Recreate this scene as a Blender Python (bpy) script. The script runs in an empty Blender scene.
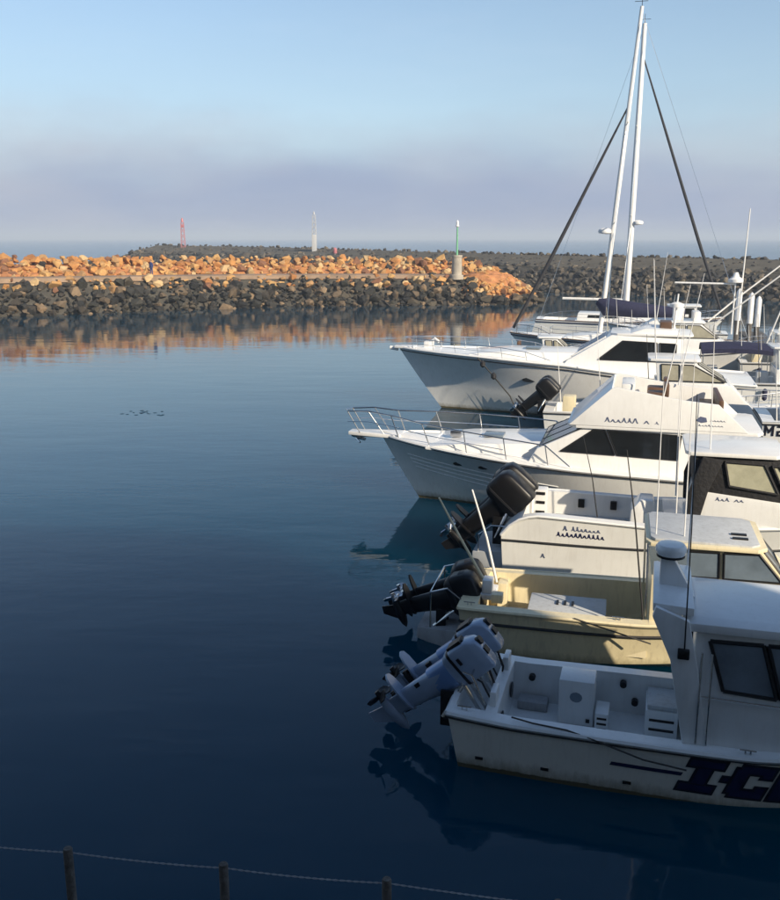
import bpy, bmesh, math, random
from mathutils import Vector, Matrix
R = math.radians
random.seed(7)
S = bpy.context.scene
COL = S.collection

# ------------------------------------------------------------------ camera
cd = bpy.data.cameras.new('camera'); cam = bpy.data.objects.new('camera', cd); COL.objects.link(cam)
cam.location = (0, 0, 8.0); cam.rotation_euler = (R(90 - 13.05), 0, 0)
cd.sensor_fit = 'VERTICAL'; cd.sensor_height = 24.0; cd.lens = 24.0 * 915 / 900
cd.clip_start = 0.1; cd.clip_end = 30000
S.camera = cam
# ------------------------------------------------------------------ sky and sun
SUN_EL = 28.0
sun_h = Vector((0.66, -0.75)).normalized()
to_sun = Vector((sun_h.x * math.cos(R(SUN_EL)), sun_h.y * math.cos(R(SUN_EL)), math.sin(R(SUN_EL))))
W = bpy.data.worlds.new('World'); S.world = W; W.use_nodes = True
nt = W.node_tree; nt.nodes.clear()
def N(tree, kind, **kw):
    n = tree.nodes.new(kind)
    for k, v in kw.items():
        if k == 'inp':
            for a, b in v.items(): n.inputs[a].default_value = b
        else: setattr(n, k, v)
    return n
sky = N(nt, 'ShaderNodeTexSky', sky_type='NISHITA', sun_disc=False, sun_elevation=R(SUN_EL),
        sun_rotation=math.atan2(sun_h.x, sun_h.y), air_density=1.0, dust_density=0.15, ozone_density=1.3, altitude=0)
out = N(nt, 'ShaderNodeOutputWorld'); bg = N(nt, 'ShaderNodeBackground', inp={'Strength': 0.11})
# a mist bank lying along the whole horizon and thin high haze, the same in every direction
tc = N(nt, 'ShaderNodeTexCoord'); sep = N(nt, 'ShaderNodeSeparateXYZ')
nt.links.new(tc.outputs['Generated'], sep.inputs[0])
mp = N(nt, 'ShaderNodeMapping', inp={'Scale': (1.6, 1.6, 4.5)})
nt.links.new(tc.outputs['Generated'], mp.inputs[0])
ns = N(nt, 'ShaderNodeTexNoise', inp={'Scale': 2.2, 'Detail': 5.0, 'Roughness': 0.55})
nt.links.new(mp.outputs[0], ns.inputs['Vector'])
wob = N(nt, 'ShaderNodeMath', operation='MULTIPLY_ADD', inp={1: 0.11, 2: -0.055}); nt.links.new(ns.outputs[0], wob.inputs[0])
el = N(nt, 'ShaderNodeMath', operation='ADD'); nt.links.new(sep.outputs[2], el.inputs[0]); nt.links.new(wob.outputs[0], el.inputs[1])
bank = N(nt, 'ShaderNodeMapRange', interpolation_type='SMOOTHSTEP', inp={1: 0.045, 2: 0.145, 3: 0.88, 4: 0.0})
nt.links.new(el.outputs[0], bank.inputs[0])
mp3 = N(nt, 'ShaderNodeMapping', inp={'Scale': (1.0, 1.0, 2.5), 'Location': (2.6, 0.4, 0)}); nt.links.new(tc.outputs['Generated'], mp3.inputs[0])
ns3 = N(nt, 'ShaderNodeTexNoise', inp={'Scale': 2.6, 'Detail': 3.0, 'Roughness': 0.5}); nt.links.new(mp3.outputs[0], ns3.inputs['Vector'])
mr3 = N(nt, 'ShaderNodeMapRange', inp={1: 0.38, 2: 0.66}); nt.links.new(ns3.outputs[0], mr3.inputs[0])
mist = N(nt, 'ShaderNodeMix', data_type='RGBA', inp={6: (2.2, 2.62, 3.9, 1), 7: (3.9, 3.85, 4.3, 1)}); nt.links.new(mr3.outputs[0], mist.inputs[0])
mixb = N(nt, 'ShaderNodeMix', data_type='RGBA'); nt.links.new(mist.outputs[2], mixb.inputs[7])
veil = N(nt, 'ShaderNodeMapRange', interpolation_type='SMOOTHSTEP', inp={1: 0.06, 2: 0.36, 3: 0.6, 4: 0.0}); nt.links.new(el.outputs[0], veil.inputs[0])
mixv = N(nt, 'ShaderNodeMix', data_type='RGBA', inp={7: (2.9, 4.0, 5.0, 1)}); nt.links.new(veil.outputs[0], mixv.inputs[0]); nt.links.new(sky.outputs[0], mixv.inputs[6])
nt.links.new(bank.outputs[0], mixb.inputs[0]); nt.links.new(mixv.outputs[2], mixb.inputs[6])
mp2 = N(nt, 'ShaderNodeMapping', inp={'Scale': (2.0, 2.0, 11.0)}); nt.links.new(tc.outputs['Generated'], mp2.inputs[0])
ns2 = N(nt, 'ShaderNodeTexNoise', inp={'Scale': 3.4, 'Detail': 6.0, 'Roughness': 0.6}); nt.links.new(mp2.outputs[0], ns2.inputs['Vector'])
cl = N(nt, 'ShaderNodeMapRange', inp={1: 0.5, 2: 0.8, 3: 0.0, 4: 0.07}); nt.links.new(ns2.outputs[0], cl.inputs[0])
mixc = N(nt, 'ShaderNodeMix', data_type='RGBA', inp={7: (5.2, 5.9, 6.6, 1)})
nt.links.new(cl.outputs[0], mixc.inputs[0]); nt.links.new(mixb.outputs[2], mixc.inputs[6])
nt.links.new(mixc.outputs[2], bg.inputs[0]); nt.links.new(bg.outputs[0], out.inputs[0])
sl = bpy.data.lights.new('sun', 'SUN'); sun = bpy.data.objects.new('sun', sl); COL.objects.link(sun)
sl.energy = 5.0; sl.angle = R(0.55); sl.color = (1.0, 0.86, 0.66)
sun.rotation_euler = to_sun.to_track_quat('Z', 'Y').to_euler(); sun.location = (30, -40, 30)
S.view_settings.view_transform = 'Standard'; S.view_settings.look = 'None'
S.view_settings.exposure = 0.4; S.view_settings.gamma = 1.0
S.render.engine = 'CYCLES'

# ------------------------------------------------------------------ materials
def mat(name, col, rough=0.5, metal=0.0, var=0.12, scale=6.0, bump=0.0, bscale=40.0, rnd=None, coat=0.0, grime=None, antifoul=None, spec=0.5):
    m = bpy.data.materials.new(name); m.use_nodes = True
    t = m.node_tree; b = t.nodes['Principled BSDF']
    b.inputs['Roughness'].default_value = rough; b.inputs['Metallic'].default_value = metal
    b.inputs['Coat Weight'].default_value = coat; b.inputs['Specular IOR Level'].default_value = spec
    co = N(t, 'ShaderNodeTexCoord')
    n = N(t, 'ShaderNodeTexNoise', inp={'Scale': scale, 'Detail': 6.0, 'Roughness': 0.6}); t.links.new(co.outputs['Object'], n.inputs['Vector'])
    lo = [c * (1 - var) for c in col] + [1]; hi = [min(1, c * (1 + var)) for c in col] + [1]
    r = N(t, 'ShaderNodeMix', data_type='RGBA', inp={6: lo, 7: hi})
    mr = N(t, 'ShaderNodeMapRange', inp={1: 0.3, 2: 0.7}); t.links.new(n.outputs[0], mr.inputs[0]); t.links.new(mr.outputs[0], r.inputs[0])
    last = r.outputs[2]
    if rnd:                                     # several stone colours, one for each piece
        oi = N(t, 'ShaderNodeObjectInfo'); ge = N(t, 'ShaderNodeNewGeometry')
        ad = N(t, 'ShaderNodeMath', operation='ADD'); t.links.new(oi.outputs['Random'], ad.inputs[0]); t.links.new(ge.outputs['Random Per Island'], ad.inputs[1])
        fr = N(t, 'ShaderNodeMath', operation='FRACT'); t.links.new(ad.outputs[0], fr.inputs[0])
        cr = N(t, 'ShaderNodeValToRGB'); cr.color_ramp.interpolation = 'CONSTANT'
        e = cr.color_ramp.elements
        while len(e) < len(rnd): e.new(0.5)
        for i, c in enumerate(rnd): e[i].position = i / len(rnd); e[i].color = (*c, 1)
        t.links.new(fr.outputs[0], cr.inputs[0])
        mu = N(t, 'ShaderNodeMix', data_type='RGBA', blend_type='MULTIPLY', inp={0: 1.0}); t.links.new(last, mu.inputs[6]); t.links.new(cr.outputs[0], mu.inputs[7])
        last = mu.outputs[2]
    if grime:                                   # streaky dirt with its own shape
        mg = N(t, 'ShaderNodeMapping', inp={'Scale': (5.0, 5.0, 0.7)}); t.links.new(co.outputs['Object'], mg.inputs[0])
        ng = N(t, 'ShaderNodeTexNoise', inp={'Scale': 2.3, 'Detail': 7.0, 'Roughness': 0.65}); t.links.new(mg.outputs[0], ng.inputs['Vector'])
        rg = N(t, 'ShaderNodeMapRange', inp={1: 0.5, 2: 0.78, 3: 0.0, 4: grime[1]}); t.links.new(ng.outputs[0], rg.inputs[0])
        mx = N(t, 'ShaderNodeMix', data_type='RGBA', inp={7: (*grime[0], 1)}); t.links.new(rg.outputs[0], mx.inputs[0]); t.links.new(last, mx.inputs[6])
        last = mx.outputs[2]
    if antifoul:                                # bottom paint and weed stain at the waterline
        sx = N(t, 'ShaderNodeSeparateXYZ'); t.links.new(co.outputs['Object'], sx.inputs[0])
        na = N(t, 'ShaderNodeTexNoise', inp={'Scale': 9.0, 'Detail': 4.0}); t.links.new(co.outputs['Object'], na.inputs['Vector'])
        ma = N(t, 'ShaderNodeMath', operation='MULTIPLY_ADD', inp={1: -0.05}); t.links.new(na.outputs[0], ma.inputs[0]); t.links.new(sx.outputs[2], ma.inputs[2])
        ra = N(t, 'ShaderNodeMapRange', inp={1: 0.045, 2: 0.06, 3: 1.0, 4: 0.0}); t.links.new(ma.outputs[0], ra.inputs[0])
        mx = N(t, 'ShaderNodeMix', data_type='RGBA', inp={7: (*antifoul, 1)}); t.links.new(ra.outputs[0], mx.inputs[0]); t.links.new(last, mx.inputs[6])
        last = mx.outputs[2]
        ms_ = N(t, 'ShaderNodeMapping', inp={'Scale': (3.0, 3.0, 1.2)}); t.links.new(co.outputs['Object'], ms_.inputs[0])
        n_s = N(t, 'ShaderNodeTexNoise', inp={'Scale': 3.0, 'Detail': 6.0, 'Roughness': 0.7}); t.links.new(ms_.outputs[0], n_s.inputs['Vector'])
        hs_ = N(t, 'ShaderNodeMath', operation='MULTIPLY_ADD', inp={1: -0.3}); t.links.new(n_s.outputs[0], hs_.inputs[0]); t.links.new(sx.outputs[2], hs_.inputs[2])
        rs_ = N(t, 'ShaderNodeMapRange', inp={1: -0.1, 2: 0.12, 3: 0.75, 4: 0.0}); t.links.new(hs_.outputs[0], rs_.inputs[0])
        m_s = N(t, 'ShaderNodeMix', data_type='RGBA', inp={7: (0.16, 0.13, 0.06, 1)}); t.links.new(rs_.outputs[0], m_s.inputs[0]); t.links.new(last, m_s.inputs[6])
        last = m_s.outputs[2]
    t.links.new(last, b.inputs['Base Color'])
    if bump:
        nb = N(t, 'ShaderNodeTexNoise', inp={'Scale': bscale, 'Detail': 6.0}); t.links.new(co.outputs['Object'], nb.inputs['Vector'])
        bu = N(t, 'ShaderNodeBump', inp={'Strength': bump, 'Distance': 0.1}); t.links.new(nb.outputs[0], bu.inputs['Height']); t.links.new(bu.outputs[0], b.inputs['Normal'])
    return m
BR = (0.25, 0.2, 0.13)
M = {
 'white': mat('white_gelcoat', (0.80, 0.80, 0.78), 0.32, var=0.05, scale=1.7, coat=0.3, grime=(BR, 0.12)),
 'hullwhite': mat('hull_white', (0.78, 0.78, 0.75), 0.28, var=0.05, scale=1.2, coat=0.4, grime=(BR, 0.16), antifoul=(0.02, 0.025, 0.03)),
 'hullgrey': mat('hull_pale_grey', (0.78, 0.76, 0.68), 0.28, var=0.05, scale=1.2, coat=0.4, grime=(BR, 0.16), antifoul=(0.02, 0.025, 0.03)),
 'hullcream': mat('hull_cream', (0.74, 0.65, 0.42), 0.34, var=0.07, scale=1.2, coat=0.2, grime=(BR, 0.4), antifoul=(0.03, 0.03, 0.03)),
 'cream': mat('cream_gelcoat', (0.75, 0.66, 0.44), 0.38, var=0.07, scale=1.7, grime=(BR, 0.3)),
 'deckgrey': mat('deck_grey', (0.34, 0.35, 0.36), 0.7, var=0.12, scale=5, bump=0.1, bscale=90, grime=((0.12, 0.1, 0.08), 0.4)),
 'linergrey': mat('liner_grey', (0.50, 0.52, 0.53), 0.5, var=0.08, scale=3, grime=((0.15, 0.13, 0.1), 0.4)),
 'offwhite': mat('white_gelcoat_shade_toned', (0.74, 0.76, 0.76), 0.34, var=0.05, scale=1.7, coat=0.3, grime=(BR, 0.14)),  # white gelcoat toned down to carry the shade on the near boat
 'steel': mat('stainless', (0.62, 0.62, 0.62), 0.22, 1.0, var=0.08),
 'alu': mat('mast_alloy', (0.74, 0.73, 0.70), 0.45, 0.0, var=0.06, scale=2),
 'black': mat('black_plastic', (0.008, 0.008, 0.009), 0.38, var=0.2, spec=0.35),
 'rubber': mat('black_rubber', (0.02, 0.02, 0.022), 0.65, var=0.2),
 'canvas': mat('navy_canvas', (0.018, 0.02, 0.055), 0.85, var=0.2, scale=8, bump=0.25, bscale=12),
 'bcanvas': mat('black_canvas', (0.014, 0.014, 0.016), 0.8, var=0.25, scale=8, bump=0.25, bscale=12),
 'glass': mat('tinted_glass', (0.012, 0.014, 0.016), 0.06, var=0.3, scale=1.5, spec=0.8),
 'clear': mat('yellowed_clear_vinyl', (0.42, 0.41, 0.30), 0.14, var=0.22, scale=2.2, bump=0.06, bscale=5),
 'tanglass': mat('faded_screen', (0.36, 0.34, 0.26), 0.25, var=0.15, scale=3),
 'greyglass': mat('sky_tinted_screen', (0.14, 0.18, 0.22), 0.12, var=0.3, scale=1.2),  # bluish sky reflection put into the glass colour
 'brown': mat('brown_vinyl', (0.11, 0.06, 0.035), 0.5, var=0.25, scale=4),
 'engine': mat('engine_silver_sky_tinted', (0.30, 0.38, 0.50), 0.3, 0.1, var=0.08, scale=3, coat=0.4),  # silver engine paint with the sky's blue reflection mixed in
 'engineskytint': mat('engine_sky_tint', (0.16, 0.27, 0.50), 0.3, 0.1, var=0.1, scale=3, coat=0.4),  # stronger sky reflection as colour, for the engine legs
 'blue': mat('decal_blue', (0.010, 0.011, 0.06), 0.35, var=0.3, scale=5),
 'ink': mat('decal_black', (0.01, 0.01, 0.02), 0.4),
 'greyink': mat('decal_grey_blue', (0.10, 0.12, 0.2), 0.4),
 'rock_orange': mat('orange_granite', (0.9, 0.9, 0.9), 0.85, var=0.25, scale=2.0, bump=0.6, bscale=4,
     rnd=[(0.50, 0.23, 0.07), (0.56, 0.31, 0.11), (0.40, 0.17, 0.05), (0.58, 0.40, 0.20), (0.52, 0.25, 0.075), (0.22, 0.10, 0.05), (0.54, 0.32, 0.12), (0.42, 0.24, 0.10)]),
 'rock_dark': mat('dark_basalt', (0.9, 0.9, 0.9), 0.8, var=0.35, scale=2.0, bump=0.6, bscale=4,
     rnd=[(0.016, 0.015, 0.012), (0.075, 0.06, 0.038), (0.028, 0.025, 0.02), (0.24, 0.165, 0.095), (0.022, 0.02, 0.016), (0.05, 0.04, 0.028), (0.02, 0.019, 0.015), (0.14, 0.10, 0.06), (0.03, 0.028, 0.02)]),
 'rock_far': mat('weathered_basalt', (0.9, 0.9, 0.9), 0.85, var=0.3, scale=2.0, bump=0.6, bscale=4,
     rnd=[(0.03, 0.028, 0.026), (0.08, 0.07, 0.055), (0.03, 0.03, 0.03), (0.17, 0.14, 0.10), (0.045, 0.04, 0.034), (0.11, 0.09, 0.066)]),
 'earth': mat('dark_rubble', (0.06, 0.055, 0.045), 0.9, var=0.4, scale=0.8, bump=0.8, bscale=2),
 'orange_earth': mat('orange_rubble', (0.42, 0.18, 0.07), 0.9, var=0.5, scale=1.2, bump=0.8, bscale=2),
 'gravel': mat('gravel_track', (0.085, 0.075, 0.055), 0.9, var=0.3, scale=0.6, bump=0.4, bscale=3),
 'concrete': mat('concrete', (0.38, 0.34, 0.28), 0.85, var=0.2, scale=0.8, bump=0.3, bscale=8, grime=((0.1, 0.09, 0.07), 0.5)),
 'tracktop': mat('dusty_track', (0.27, 0.19, 0.13), 0.9, var=0.3, scale=0.5, bump=0.3, bscale=4),
 'palestone': mat('pale_stone', (0.55, 0.45, 0.33), 0.85, var=0.2, scale=0.8, bump=0.3, bscale=8),
 'green': mat('green_paint', (0.16, 0.42, 0.24), 0.4, var=0.15),
 'red': mat('red_paint', (0.45, 0.16, 0.17), 0.45, var=0.2),
 'paint': mat('white_paint', (0.75, 0.75, 0.74), 0.45, var=0.08, grime=(BR, 0.3)),
 'greypaint': mat('weathered_grey_paint', (0.42, 0.43, 0.44), 0.6, var=0.15, grime=(BR, 0.3)),
 'weed': mat('wet_weed', (0.006, 0.03, 0.05), 0.25, var=0.4, scale=6),
 'wood': mat('grey_weathered_wood', (0.10, 0.09, 0.08), 0.8, var=0.35, scale=14, bump=0.4, bscale=30),
 'wire': mat('galvanised_wire', (0.45, 0.45, 0.46), 0.5, 0.3, var=0.1),
 'rope': mat('dark_rope', (0.05, 0.048, 0.045), 0.9, var=0.3, scale=30),
 'furled': mat('dark_furled_sail', (0.03, 0.03, 0.035), 0.85, var=0.3, scale=10),
 'render': mat('building_render', (0.22, 0.19, 0.16), 0.8, var=0.1, scale=0.5),
 'jacket': mat('blue_jacket', (0.03, 0.05, 0.16), 0.85), 'skin': mat('skin', (0.45, 0.27, 0.18), 0.6),
}
def water_mat(k=1.0, base=(0.0, 0.031, 0.060, 1), ro=0.045):
    m = bpy.data.materials.new('harbour_water'); m.use_nodes = True; t = m.node_tree; b = t.nodes['Principled BSDF']
    b.inputs['Base Color'].default_value = base; b.inputs['Roughness'].default_value = ro
    b.subsurface_method = 'BURLEY'; b.inputs['Subsurface Weight'].default_value = 1.0 if k < 2 else 0.0   # light spreads metres through the water
    b.inputs['Subsurface Radius'].default_value = (0.6, 1.0, 1.0); b.inputs['Subsurface Scale'].default_value = 9.0
    b.inputs['Specular Tint'].default_value = (0.82, 0.94, 1.0, 1)
    b.inputs['IOR'].default_value = 1.333; b.inputs['Specular IOR Level'].default_value = 0.5
    g = N(t, 'ShaderNodeNewGeometry'); h = None
    for sc, st, rot, det in (((0.32, 0.9, 1), 0.9 * k, 12, 3.0), ((1.6, 3.4, 1), 0.22 * k, -8, 2.0), ((0.05, 0.09, 1), 2.2 * k, 20, 2.0)):
        mp = N(t, 'ShaderNodeMapping', inp={'Scale': sc, 'Rotation': (0, 0, R(rot))}); t.links.new(g.outputs['Position'], mp.inputs[0])
        n = N(t, 'ShaderNodeTexNoise', inp={'Scale': 1.0, 'Detail': det, 'Roughness': 0.5}); t.links.new(mp.outputs[0], n.inputs['Vector'])
        mu = N(t, 'ShaderNodeMath', operation='MULTIPLY', inp={1: st}); t.links.new(n.outputs[0], mu.inputs[0])
        if h is None: h = mu.outputs[0]
        else:
            ad = N(t, 'ShaderNodeMath', operation='ADD'); t.links.new(h, ad.inputs[0]); t.links.new(mu.outputs[0], ad.inputs[1]); h = ad.outputs[0]
    mw = N(t, 'ShaderNodeMapping', inp={'Scale': (0.035, 0.07, 1)}); t.links.new(g.outputs['Position'], mw.inputs[0])
    nw = N(t, 'ShaderNodeTexNoise', inp={'Scale': 1.0, 'Detail': 3.0}); t.links.new(mw.outputs[0], nw.inputs['Vector'])
    rw = N(t, 'ShaderNodeMapRange', inp={1: 0.38, 2: 0.66, 3: 0.6, 4: 1.2}); t.links.new(nw.outputs[0], rw.inputs[0])
    hw = N(t, 'ShaderNodeMath', operation='MULTIPLY'); t.links.new(h, hw.inputs[0]); t.links.new(rw.outputs[0], hw.inputs[1]); h = hw.outputs[0]
    bu = N(t, 'ShaderNodeBump', inp={'Strength': 1.0, 'Distance': 0.013}); t.links.new(h, bu.inputs['Height']); t.links.new(bu.outputs[0], b.inputs['Normal'])
    return m
M['water'] = water_mat(); M['sea'] = water_mat(30.0, (0.008, 0.055, 0.11, 1), 0.16)

# ------------------------------------------------------------------ mesh helpers
class MB:
    def __init__(s): s.v = []; s.f = []
    def add(s, vs, fs):
        k = len(s.v); s.v += [tuple(v) for v in vs]; s.f += [tuple(i + k for i in f) for f in fs]; return s
    def box(s, x0, x1, y0, y1, z0, z1, rz=0, tx=0, c=None):
        vs = [Vector((x, y, z)) for z in (z0, z1) for y in (y0, y1) for x in (x0, x1)]
        return s.add(vs, [(0, 2, 3, 1), (4, 5, 7, 6), (0, 1, 5, 4), (2, 6, 7, 3), (0, 4, 6, 2), (1, 3, 7, 5)])
    def loft(s, rings, closed=True, caps=True):
        k = len(s.v); n = len(rings[0]); vs = [p for r in rings for p in r]; fs = []
        for i in range(len(rings) - 1):
            for j in range(n if closed else n - 1):
                a = i * n + j; b = i * n + (j + 1) % n
                fs.append((a, b, b + n, a + n))
        if caps and closed: fs += [tuple(range(n))[::-1], tuple((len(rings) - 1) * n + j for j in range(n))]
        return s.add(vs, fs)
    def tube(s, pts, r, n=7):
        pts = [Vector(p) for p in pts]; rs = r if isinstance(r, (list, tuple)) else [r] * len(pts); rings = []
        for i, p in enumerate(pts):
            d = (pts[min(i + 1, len(pts) - 1)] - pts[max(i - 1, 0)]).normalized()
            u = d.cross(Vector((0, 0, 1)))
            if u.length < 0.05: u = d.cross(Vector((0, 1, 0)))
            u.normalize(); w = d.cross(u)
            rings.append([p + (u * math.cos(2 * math.pi * k / n) + w * math.sin(2 * math.pi * k / n)) * rs[i] for k in range(n)])
        return s.loft(rings)
    def lathe(s, prof, c=(0, 0, 0), n=14):
        return s.loft([[(c[0] + r * math.cos(2 * math.pi * k / n), c[1] + r * math.sin(2 * math.pi * k / n), c[2] + z) for k in range(n)] for r, z in prof])
    def slab(s, poly, outv, t0, t1):
        outv = Vector(outv).normalized(); n = len(poly); poly = [Vector(p) for p in poly]
        return s.loft([[p + outv * t0 for p in poly], [p + outv * t1 for p in poly]])
    def build(s, name, m, parent=None, bevel=0, smooth=38, label=None, tf=None, normals=True):
        me = bpy.data.meshes.new(name); vs = [tf @ Vector(v) for v in s.v] if tf else s.v
        me.from_pydata(vs, [], s.f)
        bm = bmesh.new(); bm.from_mesh(me)
        if normals: bmesh.ops.recalc_face_normals(bm, faces=bm.faces)
        if bevel:
            es = [e for e in bm.edges if len(e.link_faces) == 2 and e.calc_face_angle() > R(25)]
            bmesh.ops.bevel(bm, geom=es, offset=bevel, segments=2, affect='EDGES', profile=0.6, clamp_overlap=True)
        bm.to_mesh(me); bm.free()
        if smooth:
            me.polygons.foreach_set('use_smooth', [True] * len(me.polygons)); me.set_sharp_from_angle(angle=R(smooth))
        me.materials.append(M[m] if isinstance(m, str) else m)
        o = bpy.data.objects.new(name, me); COL.objects.link(o)
        if parent: o.parent = parent
        if label: o['label'] = label
        return o
def tag(o, label=None, cat=None, group=None, kind=None):
    for k, v in (('label', label), ('category', cat), ('group', group), ('kind', kind)):
        if v: o[k] = v
    return o
def empty(name, loc, rz=0, label=None, cat=None, group=None):
    o = bpy.data.objects.new(name, None); COL.objects.link(o); o.location = loc; o.rotation_euler = (0, 0, R(rz)); o.empty_display_size = 0.3
    return tag(o, label, cat, group)
def lerp(tab, t):
    if t <= tab[0][0]: return tab[0][1]
    for (a, va), (b, vb) in zip(tab, tab[1:]):
        if t <= b: 
            k = (t - a) / (b - a); return va + (vb - va) * k
    return tab[-1][1]
def ell(cx, cy, z, lx, ly, n=16, e=0.6):
    r = []
    for k in range(n):
        c, s_ = math.cos(2 * math.pi * k / n), math.sin(2 * math.pi * k / n)
        r.append((cx + math.copysign(abs(c) ** e, c) * lx / 2, cy + math.copysign(abs(s_) ** e, s_) * ly / 2, z))
    return r

# ------------------------------------------------------------------ setting: water and sea
g = MB(); g.add([(-6000, -60, 0), (6000, -60, 0), (6000, 262, 0), (-6000, 262, 0)], [(0, 1, 2, 3)])
tag(g.build('water', 'water', smooth=0), kind='structure')
g = MB(); g.add([(-6000, 262, 0), (6000, 262, 0), (6000, 9000, 0), (-6000, 9000, 0)], [(0, 1, 2, 3)])
tag(g.build('sea', 'sea', smooth=0), kind='structure')

# ------------------------------------------------------------------ breakwaters
def rock_mesh(i, flat=1.0):
    rr = random.Random(100 + i); bm = bmesh.new()
    for _ in range(15):
        v = Vector((rr.gauss(0, 1), rr.gauss(0, 1), rr.gauss(0, 1))).normalized() * rr.uniform(0.82, 1.05)
        bm.verts.new((v.x * rr.uniform(.9, 1.1) * 1.12, v.y, v.z * 0.82 * flat))
    r = bmesh.ops.convex_hull(bm, input=bm.verts)
    junk = [e for e in r['geom_interior'] if isinstance(e, bmesh.types.BMVert)]
    if junk: bmesh.ops.delete(bm, geom=junk, context='VERTS')
    bmesh.ops.recalc_face_normals(bm, faces=bm.faces)
    me = bpy.data.meshes.new('rock'); bm.to_mesh(me); bm.free(); return me
ROCKS = [rock_mesh(i) for i in range(12)]
ROCKD = [([v.co.copy() for v in m.vertices], [tuple(p.vertices) for p in m.polygons]) for m in ROCKS]
ROCKSET = {}
def rock_obj(name, m, loc, sc, parent):
    i = random.randrange(len(ROCKS)); key = (i, m)
    if key not in ROCKSET:
        me = ROCKS[i].copy(); me.name = 'rock'; me.materials.append(M[m]); ROCKSET[key] = me
    o = bpy.data.objects.new(name, ROCKSET[key]); COL.objects.link(o); o.location = loc
    o.rotation_euler = (random.uniform(-.5, .5), random.uniform(-.5, .5), random.uniform(0, 6.28))
    o.scale = [sc * random.uniform(.82, 1.2) for _ in range(3)]; o.parent = parent
    return o
def rock_into(g, loc, sc):
    vs, fs = random.choice(ROCKD)
    mx = Matrix.LocRotScale(Vector(loc), Matrix.Rotation(random.uniform(0, 6.28), 3, 'Z') @ Matrix.Rotation(random.uniform(-.6, .6), 3, 'X'), Vector([sc * random.uniform(.8, 1.2) for _ in range(3)]))
    g.add([mx @ v for v in vs], fs)
class Path:
    def __init__(s, pts):
        s.p = [Vector(p) for p in pts]; s.l = [0]
        for a, b in zip(s.p, s.p[1:]): s.l.append(s.l[-1] + (b - a).length)
    def at(s, d):                                    # point and sideways vector (away from the camera)
        d = max(0, min(d, s.l[-1] - 1e-4))
        for i in range(len(s.p) - 1):
            if d <= s.l[i + 1]:
                k = (d - s.l[i]) / (s.l[i + 1] - s.l[i]); q = s.p[i].lerp(s.p[i + 1], k)
                def dirn(j):
                    a = s.p[max(j - 1, 0)]; b = s.p[min(j + 1, len(s.p) - 1)]; return (b - a).normalized()
                t = dirn(i).lerp(dirn(i + 1), k).normalized()
                return q, Vector((-t.y, t.x)), t
def mound(path, prof, hs, name, m, parent, d0=0, d1=None, step=4):
    d1 = d1 or path.l[-1]; rings = []; n = int((d1 - d0) / step) + 1
    for i in range(n + 1):
        d = d0 + (d1 - d0) * i / n; q, nrm, t = path.at(d); f = hs(d)
        rings.append([(q.x + nrm.x * a, q.y + nrm.y * a, z * (f if z > 0 else 1)) for a, z in prof])
    return MB().loft(rings).build(name, m, parent, smooth=0)

# inner breakwater: orange boulders above a concrete track, dark basalt below it
inner = Path([(-88, 63), (-62, 81.5), (-40, 95.2), (-27, 103), (-13, 109.8), (2, 112.2), (11, 113.2), (16.5, 115.2)])
BWI = empty('breakwater', (-13, 118, 0), label='long breakwater of orange boulders on dark basalt rocks with a track along it', cat='breakwater')
L1 = inner.l[-1]
h1 = lambda d: 1.08 - 0.19 * d / L1
def P1(o): o.parent = BWI; o.matrix_parent_inverse = Matrix.Translation((13, -118, 0)); return o
def par(o, root):
    o.parent = root; o.matrix_parent_inverse = Matrix.Translation(-Vector(root.location)); return o
P1(mound(inner, [(0.6, -1.5), (0.8, -0.2), (4.9, 3.45), (8.4, 3.5), (11.0, 4.7), (14, 4.5), (22, -1.5)], h1, 'rubble_core', 'earth', None, 0, L1 - 1.5))
P1(mound(inner, [(4.5, 3.3), (4.5, 3.78), (4.75, 3.84), (8.3, 3.84), (8.3, 3.3)], h1, 'track', 'tracktop', None, 0, L1 - 7))
P1(mound(inner, [(8.5, 3.0), (8.6, 3.75), (10.8, 4.75), (12.6, 5.15), (15.0, 4.6), (15.0, 3.0)], h1, 'boulder_bank', 'orange_earth', None, 0, L1 - 3))
bigs = []; g = MB(); go = MB()
d = 22.0
while d < L1 - 0.5:                                   # dark lower face
    for k in range(9):
        a = -0.1 + k * 0.6 + random.uniform(-.25, .25); z = -0.15 + k * 0.45 + random.uniform(-.15, .2)
        q, nrm, t = inner.at(d + random.uniform(-.5, .5)); sc = random.choice((.2, .28, .36, .45, .7)) * random.uniform(.85, 1.15)
        if k == 8: sc *= .8
        bigs.append(('d', (q.x + nrm.x * a, q.y + nrm.y * a, z * h1(d)), sc, d, k))
    d += 0.55
d = 22.0
while d < L1 - 1.0:                                   # orange boulders beyond the track
    end = (d > L1 - 9)
    for k in range(6):
        a = 8.7 + k * 0.8 + random.uniform(-.3, .3); z = 3.85 + k * 0.36 + random.uniform(-.25, .3)
        q, nrm, t = inner.at(d + random.uniform(-.6, .6)); sc = random.choice((.22, .3, .38, .46, .72)) * random.uniform(.85, 1.15)
        bigs.append(('o', (q.x + nrm.x * a, q.y + nrm.y * a, z * h1(d)), sc, d, k))
    d += 0.5
for _ in range(330):                                   # rounded head, a heap of the orange stone
    an = random.uniform(-2.7, 0.7); rr = 6.2 * math.sqrt(random.random()); c = Vector((12.6, 119.6))
    z = 4.2 * (1 - rr / 7.4)
    bigs.append(('h', (c.x + rr * math.cos(an) * 1.0, c.y + rr * math.sin(an) * .8, z + .35 if rr < 5.6 else .9), random.uniform(.25, .62), 0, 0))
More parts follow.
